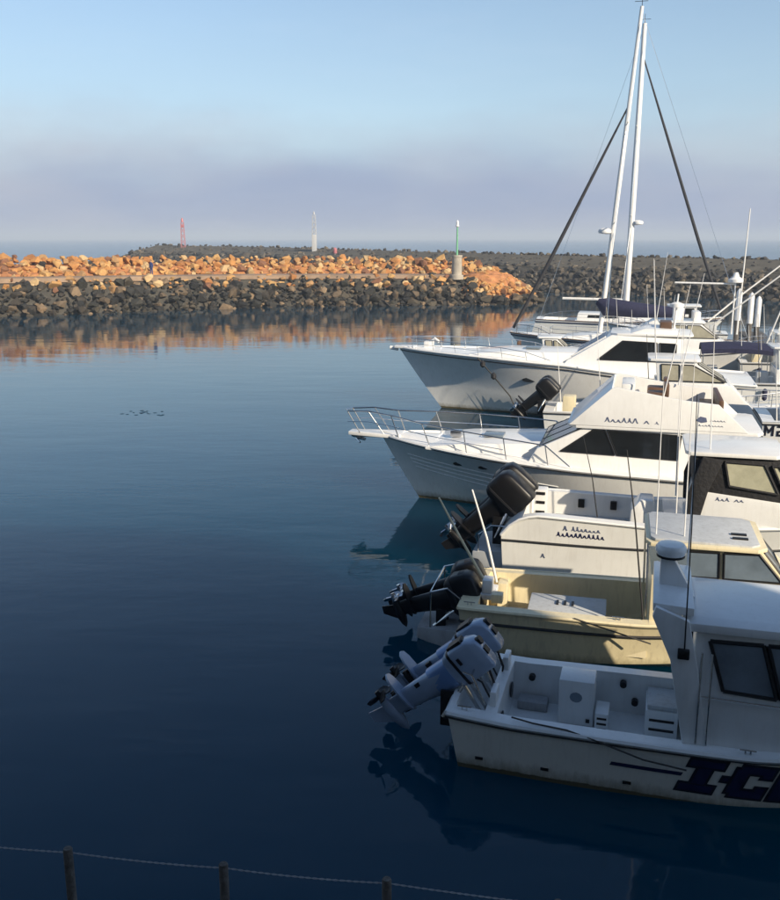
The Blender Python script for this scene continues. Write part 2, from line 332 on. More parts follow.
for _ in range(130):
    an = random.uniform(-2.6, 0.9); rr = random.uniform(5.9, 7.0); c = Vector((12.6, 119.6))
    bigs.append(('d', (c.x + rr * math.cos(an), c.y + rr * math.sin(an) * .85, random.uniform(-.2, 1.0)), random.uniform(.45, .8), 0, 1))
P1(MB().loft([[(12.6 + r * math.cos(2 * math.pi * k / 20), 119.6 + r * .82 * math.sin(2 * math.pi * k / 20), z) for k in range(20)] for r, z in ((6.8, -1.5), (5.9, .5), (3.0, 3.4), (.8, 4.1))]).build('rubble_core', 'orange_earth', smooth=0))
no = 0; nd = 0
for kind, loc, sc, d_, k in bigs:
    if kind == 'd':
        pick = random.random() < (0.5 if k == 7 else 0.03)
        if nd < 70 and random.random() < 0.10: P1(rock_obj('rock', 'rock_dark', loc, sc * 1.15, None)); nd += 1
        elif k == 8 and random.random() < 0.5: rock_into(go, loc, sc * 1.1)
        elif k >= 6 and random.random() < 0.38: rock_into(go, loc, sc)
        else: rock_into(g, loc, sc)
    elif no < 225 and (kind == 'h' or k in (0, 1, 2, 3) and sc > .36 and random.random() < .5):
        m = 'rock_orange' if random.random() < .96 else 'rock_dark'
        P1(rock_obj('rock', m, loc, sc, None)); no += 1
    else: rock_into(go if random.random() < .97 else g, loc, sc)
o = P1(g.build('dark_rocks', 'rock_dark', smooth=0)); o['kind'] = 'stuff'
o = P1(go.build('orange_rocks', 'rock_orange', smooth=0)); o['kind'] = 'stuff'

# outer breakwater: dark, with a gravel track and a low parapet
outer = Path([(95, 88), (70, 107), (51, 121.5), (43, 127.5), (26, 138), (12, 150), (-6, 170), (-24, 193), (-45, 218), (-66, 232), (-78, 238)][::-1])
BWO = empty('breakwater', (0, 150, 0), label='dark far breakwater of weathered basalt with a gravel track along its crest', cat='breakwater')
L2 = outer.l[-1]
# this path runs from the sea end towards the right; its sideways vector points away from the camera
h2 = lambda d: min(1.0, 0.25 + d / 14) * (1.26 - 0.36 * d / L2)
def P2(o): o.parent = BWO; o.matrix_parent_inverse = Matrix.Translation((0, -150, 0)); return o
P2(mound(outer, [(0.4, -1.5), (0.7, -.2), (5.0, 3.3), (12.5, 4.75), (14.0, 4.9), (16.5, 4.9), (24, -1.5)], h2, 'rubble_core', 'earth', None))
P2(mound(outer, [(4.9, 3.0), (5.0, 3.45), (12.9, 4.95), (12.9, 3.9)], h2, 'track', 'gravel', None))
g = MB(); n2 = 0; d = 0.0
while d < L2 - 22:
    near = d > L2 - 120; stp = .85 if near else 1.7
    for k in range(10 if near else 6):
        f = k / (9 if near else 5)
        a = 0.1 + f * 5.3 + random.uniform(-.3, .3); z = -0.1 + f * 3.4 + random.uniform(-.2, .25)
        q, nrm, t = outer.at(d + random.uniform(-.6, .6)); sc = random.uniform(.34, .74) * (1 if near else 1.6)
        loc = (q.x + nrm.x * a, q.y + nrm.y * a, z * h2(d))
        if near and n2 < 190 and q.y < 165 and random.random() < .35: P2(rock_obj('rock', 'rock_far', loc, sc * 1.1, None)); n2 += 1
        else: rock_into(g, loc, sc)
    for k in range(4):                               # stones lying about the bank below the crest
        q, nrm, t = outer.at(d + random.uniform(-.9, .9)); f = random.random() ** 1.3
        rock_into(g, (q.x + nrm.x * (5.2 + f * 7.6), q.y + nrm.y * (5.2 + f * 7.6), (3.42 + f * 1.46) * h2(d)), random.uniform(.14, .5 - .2 * f) * (1.0 if near else 1.6))
    for k in range(2):
        q, nrm, t = outer.at(d + random.uniform(-.8, .8)); a = 13.6 + k * 1.5
        rock_into(g, (q.x + nrm.x * a, q.y + nrm.y * a, (4.85 + random.uniform(-.15, .25)) * h2(d)), random.uniform(.25, .6))
    d += stp
o = P2(g.build('dark_rocks', 'rock_far', smooth=0)); o['kind'] = 'stuff'

# ------------------------------------------------------------------ beacons and the figure on the track
b = empty('beacon', (8.4, 117.3, 3.2), label='slim green light beacon on a pale concrete pillar near the breakwater head', cat='beacon')
MB().lathe([(.85, -.3), (.85, .25), (.66, .3), (.62, 2.4), (.68, 2.45), (.68, 2.7)], n=18).build('pillar', 'concrete', b)
MB().tube([(0, 0, 2.6), (0, 0, 6.2)], [.13, .09], 10).build('pole', 'green', b)
MB().lathe([(.1, 6.1), (.22, 6.2), (.22, 6.3), (.15, 6.35), (.15, 6.7), (.18, 6.72), (.04, 6.95)], n=12).build('lantern', 'paint', b)
def lattice(g, w0, w1, z0, z1, n, r):
    c = [(-1, -1), (1, -1), (1, 1), (-1, 1)]
    for x, y in c: g.tube([(x * w0, y * w0, z0), (x * w1, y * w1, z1)], r, 5)
    for i in range(n):
        a, bb = i / n, (i + 1) / n; wa = w0 + (w1 - w0) * a; wb = w0 + (w1 - w0) * bb; za = z0 + (z1 - z0) * a; zb = z0 + (z1 - z0) * bb
        for k in range(4):
            p, q = c[k], c[(k + 1) % 4]
            g.tube([(p[0] * wa, p[1] * wa, za), (q[0] * wb, q[1] * wb, zb)], r * .7, 4); g.tube([(q[0] * wa, q[1] * wa, za), (p[0] * wb, p[1] * wb, zb)], r * .7, 4)
    return g
b = empty('beacon', (-52, 236, 5.6), label='red lattice beacon tower at the sea end of the dark breakwater', cat='beacon')
lattice(MB(), .5, .32, -.6, 6.2, 5, .04).build('lattice_tower', 'red', b)
MB().box(-.3, .3, -.3, .3, 4.9, 5.6).build('day_mark', 'red', b, bevel=.05)
MB().lathe([(.3, 6.2), (.3, 6.9), (.1, 7.3)], n=10).build('lantern', 'red', b)
b = empty('beacon', (-16.2, 201, 5.2), label='grey lattice beacon tower standing on a pale cabin on the dark breakwater', cat='beacon')
MB().box(-.5, .5, -.5, .5, -.6, 3.5).build('cabin', 'greypaint', b, bevel=.06)
lattice(MB(), .42, .3, 3.5, 7.6, 4, .045).build('lattice_tower', 'greypaint', b)
MB().lathe([(.2, 7.6), (.2, 8.0), (.05, 8.3)], n=10).build('lantern', 'greypaint', b)
b = empty('marker_post', (-11.2, 191, 4.2), label='short red marker drum on a post on the dark breakwater', cat='marker')
MB().tube([(0, 0, 0), (0, 0, 1.0)], .12, 8).build('post', 'paint', b)
MB().lathe([(.35, .7), (.4, .8), (.4, 1.6), (.3, 1.7), (.1, 1.9)], n=12).build('drum', 'red', b)
def person(loc, rz):
    root = empty('person', loc, rz, 'person in a dark blue jacket and trousers standing on the breakwater track', 'person')
    me = bpy.data.meshes.new('body')
    J = [(0, 0, .95), (0, 0, 1.2), (0, 0, 1.42), (0, 0, 1.52), (0, .02, 1.66), (.1, 0, .9), (.11, .03, .5), (.11, 0, .06), (.11, .14, .03), (-.1, 0, .9), (-.12, -.02, .5), (-.12, -.04, .06), (-.12, .1, .03),
         (.2, 0, 1.4), (.26, -.02, 1.12), (.26, .08, .88), (-.2, 0, 1.4), (-.26, -.02, 1.12), (-.25, .08, .88)]
    Ed = [(0, 1), (1, 2), (2, 3), (3, 4), (0, 5), (5, 6), (6, 7), (7, 8), (0, 9), (9, 10), (10, 11), (11, 12), (2, 13), (13, 14), (14, 15), (2, 16), (16, 17), (17, 18)]
    rad = [.16, .16, .15, .06, .1, .1, .075, .05, .045, .1, .075, .05, .045, .075, .055, .045, .075, .055, .045]
    me.from_pydata(J, Ed, []); o = bpy.data.objects.new('body', me); COL.objects.link(o); o.parent = root
    o.modifiers.new('skin', 'SKIN'); o.modifiers.new('sub', 'SUBSURF').levels = 1; o.modifiers['sub'].render_levels = 1
    for i, r in enumerate(rad): me.skin_vertices[0].data[i].radius = (r, r)
    me.skin_vertices[0].data[0].use_root = True
    me.materials.append(M['jacket'])
    MB().lathe([(.03, -.13), (.075, -.1), (.095, 0), (.085, .09), (.03, .13)], (0, .015, 1.68), 12).build('head', 'skin', root)
    MB().lathe([(.1, 0), (.1, .06), (.07, .12), (.02, .14)], (0, 0, 1.7), 12).build('hair', 'black', root)
q, nrm, t = inner.at(0)
best = min((abs((inner.at(dd)[0] + inner.at(dd)[1] * 6.2).x / (inner.at(dd)[0] + inner.at(dd)[1] * 6.2).y * 930 + 390 - 152), dd) for dd in [i * .5 for i in range(int(L1 * 2))])[1]
q, nrm, t = inner.at(best); pz = 3.84 * h1(best)
person((q.x + nrm.x * 6.2, q.y + nrm.y * 6.2, pz - .005), 150)

# ------------------------------------------------------------------ boats: hull tools
class Hull:
    def __init__(s, L, Lw, B, sheer, zk=-.45, zc=(.02, .5), fine=2.0, tw=.93, cb=.84, rake=.12, c0=.25):
        s.c0 = c0
        s.L, s.Lw, s.B, s.sh, s.zk, s.zc, s.fine, s.tw, s.cb, s.rk = L, Lw, B, [(x / L, z) for x, z in sheer], zk, zc, fine, tw, cb, rake
        s.top = s.sh[-1][1]
    def zs(s, t): return lerp(s.sh, t)
    def bs(s, t):
        a = s.tw + (1 - s.tw) * min(1, t / .4) ** .7
        if t > .4: a *= max(0, 1 - ((t - .4) / .6) ** (s.fine + .4)) ** .85
        return a * s.B / 2
    def bc(s, t):
        a = s.tw + (1 - s.tw) * min(1, t / .4) ** .7
        if t > s.c0: a *= max(0, 1 - ((t - s.c0) / (1 - s.c0)) ** (s.fine * .85))
        return a * s.cb * s.B / 2
    def zch(s, t): return s.zc[0] + (s.zc[1] - s.zc[0]) * t ** 2.6
    def xx(s, t, z):
        q = max(0, min(1.1, (z - s.zk) / (s.top - s.zk)))
        return t * (s.Lw + (s.L - s.Lw) * q ** .9) + (1 - t) ** 6 * s.rk * (s.zs(t) - z)
    def side(s, t, k):                       # k 0 at the chine, 1 at the sheer
        z = s.zch(t) + (s.zs(t) - s.zch(t)) * k; q = 1 + .9 * t * t
        return (s.xx(t, z), s.bc(t) + (s.bs(t) - s.bc(t)) * k ** q, z)
    def surf(s, x, z, sgn, off=0.0):         # the point of the hull side at length x and height z
        q = max(0, min(1.1, (z - s.zk) / (s.top - s.zk))); t = x / (s.Lw + (s.L - s.Lw) * q ** .9)
        for _ in range(5): t -= (s.xx(t, z) - x) / s.L
        k = max(0, min(1, (z - s.zch(t)) / max(.05, s.zs(t) - s.zch(t)))); p = s.side(t, k)
        return Vector((x, sgn * (p[1] + off), z))
    def tx(s, x):                            # station whose sheer lies at x
        t = x / s.L
        for _ in range(6): t -= (s.side(t, 1)[0] - x) / s.L
        return max(0, min(1, t))
    def hull(s, m, parent, n=34):
        rings = []
        for i in range(n + 1):
            t = i / n; t = 1 - (1 - t) ** 1.25; rg = []
            for k in range(6, -1, -1): p = s.side(t, k / 6); rg.append((p[0], p[1], p[2]))
            zk = s.zk + (0.25) * t ** 6; rg.append((s.xx(t, zk), 0, zk))
            for k in range(7): p = s.side(t, k / 6); rg.append((p[0], -p[1], p[2]))
            rings.append(rg)
        g = MB(); g.loft(rings, closed=False); g.f.append(tuple(range(len(rings[0]))))
        return g.build('hull', m, parent, smooth=30)
    def rail(s, m, parent, r=.035, x0=0, x1=None, k=1.0, off=0.0, name='rub_rail', trans=True, dz=0):
        g = MB(); t0 = s.tx(x0); t1 = s.tx(x1) if x1 else 1.0; A = []; Bq = []
        for i in range(41):
            t = t0 + (t1 - t0) * i / 40; p = s.side(t, k); A.append((p[0], p[1] + off, p[2] + dz)); Bq.append((p[0], -p[1] - off, p[2] + dz))
        g.tube(A, r, 6); g.tube(Bq, r, 6)
        if trans and x0 == 0: g.tube([A[0], Bq[0]], r, 6)
        return g.build(name, m, parent)
    def deck(s, segs, m, parent, cap=.2, camber=.06, lift=.012, name='deck'):
        rings = []
        for x0, x1, kind, zf in segs:
            n = max(3, int((x1 - x0) / .22))
            for i in range(n + 1):
                x = x0 + (x1 - x0) * i / n; t = s.tx(min(x, s.L)); p = s.side(t, 1); b, z = max(p[1] - .004, .002), p[2] + lift; X = p[0]
                c = min(cap, b * .7)
                if kind == 'well': h = [(b, z), (b - c, z + .01), (max(b - c - .03, .001), zf), (0.0, zf)]
                else: h = [(b, z), (b - c, z + camber * .3), (b * .45, z + camber * .8), (0.0, z + camber)]
                rings.append([(X, y, zz) for y, zz in h] + [(X, -y, zz) for y, zz in h[-2::-1]])
        return MB().loft(rings, closed=False).build(name, m, parent, smooth=30)

def house(name, prof, w, m, parent, bevel=.04, label=None):
    """closed cabin: side outline prof (x, z) between the half widths w(z)"""
    g = MB(); g.loft([[(x, w(z), z) for x, z in prof], [(x, -w(z), z) for x, z in prof]]); return g.build(name, m, parent, bevel=bevel, smooth=30, label=label)
def wl(z0, w0, z1, w1): return lambda z: w0 + (w1 - w0) * (z - z0) / (z1 - z0)
def window(poly, w, sides, parent, m='glass', fm='black', fr=.022, name='window'):
    for sg in sides:
        P = [Vector((x, sg * w(z), z)) for x, z in poly]
        o = MB().slab(P, (0, sg, 0), -.01, .014).build(name, m, parent, smooth=0)
        if fr:
            g = MB(); Q = [p + Vector((0, sg * .014, 0)) for p in P]
            for a, b_ in zip(Q, Q[1:] + Q[:1]): g.tube([a, b_], fr, 6)
            g.build('frame', fm, o)
def pane(quad, outv, parent, m='glass', fm='black', fr=.025, name='windscreen'):
    o = MB().slab(quad, outv, -.01, .014).build(name, m, parent, smooth=0)
    g = MB(); ov = Vector(outv).normalized() * .014; Q = [Vector(p) + ov for p in quad]
    for a, b_ in zip(Q, Q[1:] + Q[:1]): g.tube([a, b_], fr, 6)
    g.build('frame', fm, o); return o
def outboard(parent, x, y, z, tilt, sc, mc, ml, trim=None, tw=0, cs=1.0):
    tf = Matrix.Translation((x, y, z)) @ Matrix.Rotation(R(tw), 4, 'Z') @ Matrix.Rotation(R(tilt), 4, 'Y') @ Matrix.Scale(sc, 4) @ Matrix.Translation((-.12, 0, -.18))
    g = MB(); g.loft([ell(-.16, 0, .5, .42, .28), ell(-.16, 0, .3, .40, .24), ell(-.2, 0, 0, .34, .17), ell(-.23, 0, -.3, .30, .11), ell(-.24, 0, -.56, .26, .08)])
    g.loft([ell(-.36, 0, -.335, .62, .26, 12, .8), ell(-.36, 0, -.31, .62, .26, 12, .8)])
    prof = [(.12, .012), (.05, .055), (-.08, .085), (-.3, .085), (-.42, .06)]
    g.loft([[(xx, r * math.cos(2 * math.pi * k / 10), -.6 + r * math.sin(2 * math.pi * k / 10)) for k in range(10)] for xx, r in prof])
    g.slab([(-.05, 0, -.66), (-.34, 0, -.66), (-.38, 0, -.9), (-.24, 0, -.92)], (0, 1, 0), -.012, .012)
    leg = g.build('outboard_motor', ml, parent, smooth=45, tf=tf)
    c = MB(); c.loft([ell(-.16, 0, .44, .58 * cs, .32 * cs, 20, .4), ell(-.17, 0, .5, .70 * cs, .40 * cs, 20, .34), ell(-.18, 0, .64, .76 * cs, .44 * cs, 20, .32), ell(-.17, 0, .88, .73 * cs, .43 * cs, 20, .32), ell(-.14, 0, .985, .66 * cs, .39 * cs, 20, .34), ell(-.13, 0, 1.02, .52 * cs, .32 * cs, 20, .4)])
    c.build('cowling', mc, leg, smooth=50, tf=tf)
    c = MB(); c.loft([ell(-.17, 0, .56, .75 * cs, .435 * cs, 20, .33), ell(-.17, 0, .6, .77 * cs, .45 * cs, 20, .33)]); c.loft([ell(-.17 - .32 * cs, 0, .76, .14, .22 * cs), ell(-.17 - .31 * cs, 0, .86, .12, .2 * cs)])
    c.build('cowl_trim', trim or 'black', leg, smooth=50, tf=tf)
    p = MB(); p.tube([(-.42, 0, -.6), (-.56, 0, -.6)], [.055, .035], 10)
    for k in range(3):
        a = 2 * math.pi * k / 3 + .4; rad = Vector((0, math.cos(a), math.sin(a))); tg = Vector((0, -math.sin(a), math.cos(a))); o = Vector((-.48, 0, -.6)); ax = Vector((1, 0, 0))
        p.slab([o + rad * .04 - tg * .03 - ax * .03, o + rad * .12 - tg * .09 - ax * .05, o + rad * .2 - tg * .05 - ax * .03, o + rad * .21 + tg * .03 + ax * .03, o + rad * .12 + tg * .08 + ax * .05, o + rad * .04 + tg * .03 + ax * .03], tg.cross(rad) + tg * .4, -.008, .008)
    p.build('propeller', 'black' if ml != 'black' else 'steel', leg, smooth=30, tf=tf)
    k = MB(); k.box(-.02, .16, -.17, -.12, -.12, .38).box(-.02, .16, .12, .17, -.12, .38).box(.02, .1, -.13, .13, .1, .2)
    tfb = Matrix.Translation((x, y, z)) @ Matrix.Scale(sc, 4) @ Matrix.Translation((-.1, 0, -.2))
    k.build('bracket', 'black', leg, bevel=.012, tf=tfb)
    q = MB()
    for yy in (-.15, .15): q.tube([(.03, yy, .5), (.16, yy, .12)], .022, 6).tube([(.06, yy, .4), (.2, yy, -.02)], .03, 6)
    q.build('tilt_ram', 'steel', leg, tf=tf)
    return leg
def bowrail(h, x0, x1, ht, parent, inset=.12, r=.018, n=7, mid=True, tip=0.0, name='bow_rail', m='steel'):
    g = MB(); tops = {1: [], -1: []}
    for i in range(n):
        x = x0 + (x1 - x0) * i / (n - 1); t = h.tx(x); p = h.side(t, 1); yy = max(p[1] - inset, .10)
        for sg in (1, -1):
            a = Vector((p[0], sg * yy, p[2])); b_ = Vector((p[0] + tip * .3, sg * yy, p[2] + ht * min(1, .35 + i * .5))); g.tube([a, b_], r, 6); tops[sg].append(b_)
    for sg in (1, -1): g.tube(tops[sg], r * 1.15, 6)
    e = tops[1][-1].x + tip; z = tops[1][-1].z
    g.tube([tops[1][-1], (e, .2, z), (e + .12, 0, z), (e, -.2, z), tops[-1][-1]], r * 1.15, 6)
    if mid:
        for sg in (1, -1): g.tube([p - Vector((0, 0, ht * .45)) for p in tops[sg][1:]], r * .7, 5)
    return g.build(name, m, parent)
def cleat(g, x, y, z, b):
    g.tube([(x - .11, y, z + .06), (x + .11, y, z + .06)], [.012, .012], 6); g.tube([(x - .035, y, z), (x - .035, y, z + .06)], .014, 6); g.tube([(x + .035, y, z), (x + .035, y, z + .06)], .014, 6); g.build('cleat', 'steel', b)
def scribble(h, x0, x1, z0, z1, n, sgn, seed, fl, parent, m, name='lettering'):
    """hand-painted script too small and worn to read: one looping brush line on a side given by fl(x, z)"""
    rr = random.Random(seed); g = MB(); w = (x1 - x0) / n; hz = z1 - z0; P = []
    for i in range(n):
        up = 1.0 if i == 0 or rr.random() < .25 else rr.uniform(.45, .7); ln = rr.uniform(.05, .22); gap = rr.random() < .12
        if gap: P.append(None); continue
        for k in range(9):
            u = k / 8; ph = 2 * math.pi * u
            P.append((x0 + w * (i + u) + w * ln * math.sin(ph), z0 + hz * up * (.5 - .5 * math.cos(ph))))
    t = hz * .075; j = 0
    for p, q in zip(P, P[1:]):
        if p is None or q is None: continue
        d_ = Vector((q[0] - p[0], q[1] - p[1]))
        if d_.length < 1e-5: continue
        d_.normalize(); nn = Vector((-d_.y, d_.x)) * (t * (1.5 if abs(d_.y) > .6 else .8)); j += 1; o_ = .003 + .0006 * (j % 9)
        g.slab([fl(p[0] + nn.x, p[1] + nn.y), fl(p[0] - nn.x, p[1] - nn.y), fl(q[0] - nn.x, q[1] - nn.y), fl(q[0] + nn.x, q[1] + nn.y)], (0, sgn, 0), o_, o_ + .004)
    return g.build(name, m, parent, smooth=0)

# ------------------------------------------------------------------ boat with twin silver engines tinted with sky reflection and the painted name, in the shade
def boat_ice():
    b = empty('motor_boat', (1.17, 13.75, 0), -16, 'white fishing boat with two silver outboards coloured by sky reflection and large dark blue lettering', 'boat')
    h = Hull(8.3, 7.2, 2.36, [(0, .97), (1.0, .92), (4.5, .95), (6.5, 1.12), (8.3, 1.45)], zc=(-.02, .5), rake=.17, c0=.5, fine=2.4, cb=.90)
    h.hull('hullgrey', b)
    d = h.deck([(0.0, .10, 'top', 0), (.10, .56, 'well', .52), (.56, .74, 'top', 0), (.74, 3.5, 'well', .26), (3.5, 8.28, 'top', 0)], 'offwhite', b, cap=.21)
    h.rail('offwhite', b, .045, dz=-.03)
    h.rail('rubber', b, .014, k=.9, off=.018, name='rub_strip')
    # transom hatches
    for y in (-.55, .45):
        g = MB(); g.loft([[(.757, y + r * math.cos(a * .524), .66 + r * math.sin(a * .524)) for a in range(12)] for r in (.13, .10)][:1] + [[(.775, y + .13 * math.cos(a * .524), .66 + .13 * math.sin(a * .524)) for a in range(12)]]); g.build('hatch', 'black', b)
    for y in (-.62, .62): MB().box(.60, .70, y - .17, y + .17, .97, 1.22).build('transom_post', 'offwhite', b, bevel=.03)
    for x in (.5, 1.5, 2.7):
        p = h.surf(x, .22, -1, .004); MB().box(p.x - .06, p.x + .06, p.y - .012, p.y + .01, .20, .245).build('scupper', 'black', b)
    # cockpit furniture against the far side
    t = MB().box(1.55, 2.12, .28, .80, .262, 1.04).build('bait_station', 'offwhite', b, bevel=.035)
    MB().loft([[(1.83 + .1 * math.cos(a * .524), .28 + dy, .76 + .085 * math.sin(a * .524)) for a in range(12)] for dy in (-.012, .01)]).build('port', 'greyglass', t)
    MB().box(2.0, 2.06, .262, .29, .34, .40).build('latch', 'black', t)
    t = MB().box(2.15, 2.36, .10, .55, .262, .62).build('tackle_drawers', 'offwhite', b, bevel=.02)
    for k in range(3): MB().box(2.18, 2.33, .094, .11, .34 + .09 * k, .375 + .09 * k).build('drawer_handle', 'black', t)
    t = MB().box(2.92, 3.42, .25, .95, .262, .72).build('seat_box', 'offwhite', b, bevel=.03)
    MB().box(2.94, 3.40, .27, .93, .72, .80).build('cushion', 'linergrey', t, bevel=.03)
    for k in range(2): MB().box(2.98, 3.36, .238, .256, .38 + k * .16, .42 + k * .16).build('slot', 'black', t)
    for x, z in ((1.05, .72), (2.55, .80), (2.75, .5)):
        MB().loft([[(x + .055 * math.cos(a * .524), .93 - dy, z + .055 * math.sin(a * .524)) for a in range(12)] for dy in (0, .1)]).build('fitting', 'black', b)
    MB().box(.85, 1.35, .55, .85, .262, .42).build('hatch_box', 'deckgrey', b, bevel=.03)
    # cabin
    w = wl(.9, 1.02, 2.66, .86)
    prof = [(3.5, .94), (3.5, 2.62), (5.25, 2.66), (6.5, 1.62), (7.25, 1.28), (7.25, 1.0)]
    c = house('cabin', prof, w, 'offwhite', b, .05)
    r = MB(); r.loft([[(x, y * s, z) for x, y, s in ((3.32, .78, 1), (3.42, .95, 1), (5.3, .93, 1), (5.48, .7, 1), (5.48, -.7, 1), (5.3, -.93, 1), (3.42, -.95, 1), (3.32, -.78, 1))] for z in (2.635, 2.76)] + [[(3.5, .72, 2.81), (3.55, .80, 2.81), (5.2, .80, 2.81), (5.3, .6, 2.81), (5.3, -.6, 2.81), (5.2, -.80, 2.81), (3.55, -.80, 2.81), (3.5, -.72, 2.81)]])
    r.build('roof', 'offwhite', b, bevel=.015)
    for sg in (1, -1):
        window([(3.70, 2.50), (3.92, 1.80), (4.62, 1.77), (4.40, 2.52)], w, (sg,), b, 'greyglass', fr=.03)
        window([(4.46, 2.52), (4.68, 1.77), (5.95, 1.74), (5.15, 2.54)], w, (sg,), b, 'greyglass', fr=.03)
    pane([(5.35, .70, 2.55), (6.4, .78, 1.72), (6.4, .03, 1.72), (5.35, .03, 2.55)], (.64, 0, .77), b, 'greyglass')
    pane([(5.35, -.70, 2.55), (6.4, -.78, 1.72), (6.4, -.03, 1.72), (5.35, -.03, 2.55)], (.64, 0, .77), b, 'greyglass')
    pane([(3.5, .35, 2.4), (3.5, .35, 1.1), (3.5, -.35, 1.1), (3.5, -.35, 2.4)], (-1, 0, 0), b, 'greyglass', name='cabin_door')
    g = MB()
    for x in (3.60, 3.74): g.tube([(x, -1.06, .98), (x, -1.04, 1.6), (x, -.98, 2.35)], .016, 6)
    g.tube([(3.62, -1.01, 1.70), (6.2, -1.01, 1.66)], .013, 6)
    g.build('grab_rail', 'steel', b)
    # raked arch with the radar
    for sg in (1, -1):
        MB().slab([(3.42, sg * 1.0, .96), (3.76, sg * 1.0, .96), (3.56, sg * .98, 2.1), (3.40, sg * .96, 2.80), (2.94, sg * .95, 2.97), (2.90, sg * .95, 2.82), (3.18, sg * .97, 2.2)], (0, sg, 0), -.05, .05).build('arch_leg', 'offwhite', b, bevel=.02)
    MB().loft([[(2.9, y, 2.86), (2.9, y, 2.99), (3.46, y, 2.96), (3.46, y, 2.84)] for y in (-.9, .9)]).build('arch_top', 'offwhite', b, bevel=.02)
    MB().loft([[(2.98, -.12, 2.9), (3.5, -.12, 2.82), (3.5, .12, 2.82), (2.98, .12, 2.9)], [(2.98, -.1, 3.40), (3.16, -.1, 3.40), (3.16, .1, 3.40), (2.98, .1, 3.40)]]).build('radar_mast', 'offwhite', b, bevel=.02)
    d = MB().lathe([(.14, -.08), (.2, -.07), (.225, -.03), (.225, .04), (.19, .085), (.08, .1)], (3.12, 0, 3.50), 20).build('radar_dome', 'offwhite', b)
    MB().lathe([(.18, -.03), (.205, -.025), (.205, .0)], (3.12, 0, 3.42), 20).build('dome_base', 'black', d)
    a = MB().tube([(3.36, -1.04, 2.35), (3.33, -1.02, 4.2), (3.27, -1.0, 6.0)], [.011, .008, .005], 6).build('antenna', 'black', b)
    MB().box(3.27, 3.43, -1.09, -1.00, 2.26, 2.40).build('antenna_mount', 'black', a, bevel=.015)
    MB().tube([(3.42, .98, 2.7), (3.40, .98, 5.6)], [.014, .005], 6).build('antenna', 'paint', b)
    # engines
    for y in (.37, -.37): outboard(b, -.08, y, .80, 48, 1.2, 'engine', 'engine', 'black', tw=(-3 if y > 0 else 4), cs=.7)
    g = MB()
    for y in (-.72, -.02, .06, .74): g.tube([(.52, y, .95), (.30, y, 1.42), (.16, y, 1.46)], .017, 6)
    for y0, y1 in ((-.72, -.02), (.06, .74)): g.tube([(.30, y0, 1.42), (.30, y1, 1.42)], .017, 6)
    g.build('engine_guard', 'steel', b)
    for y in (.37, -.37):
        tfe = Matrix.Translation((-.08, y, .80)) @ Matrix.Rotation(R(48), 4, 'Y') @ Matrix.Scale(1.2, 4) @ Matrix.Translation((-.12, 0, -.18))
        MB().box(-.47, -.425, -.1, .1, .62, .84).build('engine_vent', 'black', b, tf=tfe); MB().box(-.2, -.1, -.06, .06, 1.0, 1.045).build('engine_latch', 'black', b, tf=tfe)
        for yy in (-.163, .15): MB().box(-.3, -.2, yy, yy + .013, .66, .70).build('engine_badge', 'black', b, tf=tfe)
        MB().loft([[(-.3 + .06 * math.cos(a * .524), .06 * math.sin(a * .524), zz) for a in range(12)] for zz in (1.0, 1.06)]).build('engine_cap', 'black', b, tf=tfe)
        g = MB()
        for yy in (-.13, .13): g.tube([(.02, y + yy, 1.30), (.46, y + yy, .62)], .022, 6).tube([(.14, y + yy, 1.12), (.52, y + yy * 1.2, .56)], .03, 6)
        g.build('tilt_ram', 'steel', b)
        g = MB(); g.tube([(.25, y + .05, 1.35), (.5, y + .02, 1.4), (.62, y, 1.1), (.6, y, .8)], .022, 6).tube([(.2, y - .08, 1.3), (.42, y - .1, 1.2), (.58, y - .1, .9), (.6, y - .1, .7)], .016, 6); g.build('engine_hose', 'rubber', b)
        g = MB(); g.loft([ell(-.24, 0, -.40, .36, .16, 12, .6), ell(-.24, 0, -.47, .34, .15, 12, .6)]).box(-.42, -.36, -.03, .03, -.48, -.36).box(-.16, -.08, -.09, .09, .02, .12).box(-.34, -.28, -.11, .11, -.08, .0); g.build('leg_fitting', 'black', b, tf=tfe, bevel=.008)
    # engine leg shields with the sky's blue reflection put into their colour
    for y in (.37, -.37):
        tf = Matrix.Translation((-.08, y, .80)) @ Matrix.Rotation(R(48), 4, 'Y') @ Matrix.Scale(1.2, 4) @ Matrix.Translation((-.12, 0, -.18))
        MB().loft([ell(-.17, 0, .46, .43, .285), ell(-.19, 0, .16, .40, .235)]).build('engine_shroud', 'engineskytint', b, tf=tf)
    [cleat(MB(), x, y, z, b) for x, y, z in ((.25, -1.0, .97), (4.3, -1.12, .97), (.25, 1.0, .97), (6.9, -.72, 1.2))]
    MB().tube([(.98, -1.06, 1.0), (1.3, -1.08, .96), (1.8, -1.13, .955), (2.2, -1.20, .9), (2.9, -1.235, .72), (3.5, -1.245, .66)], .013, 6).build('mooring_rope', 'rope', b)
    bowrail(h, 5.6, 8.0, .5, b)
    # lettering: slanted slab capitals, blue with a black edge
    def F(x, z): return h.surf(x, z, -1, 0)
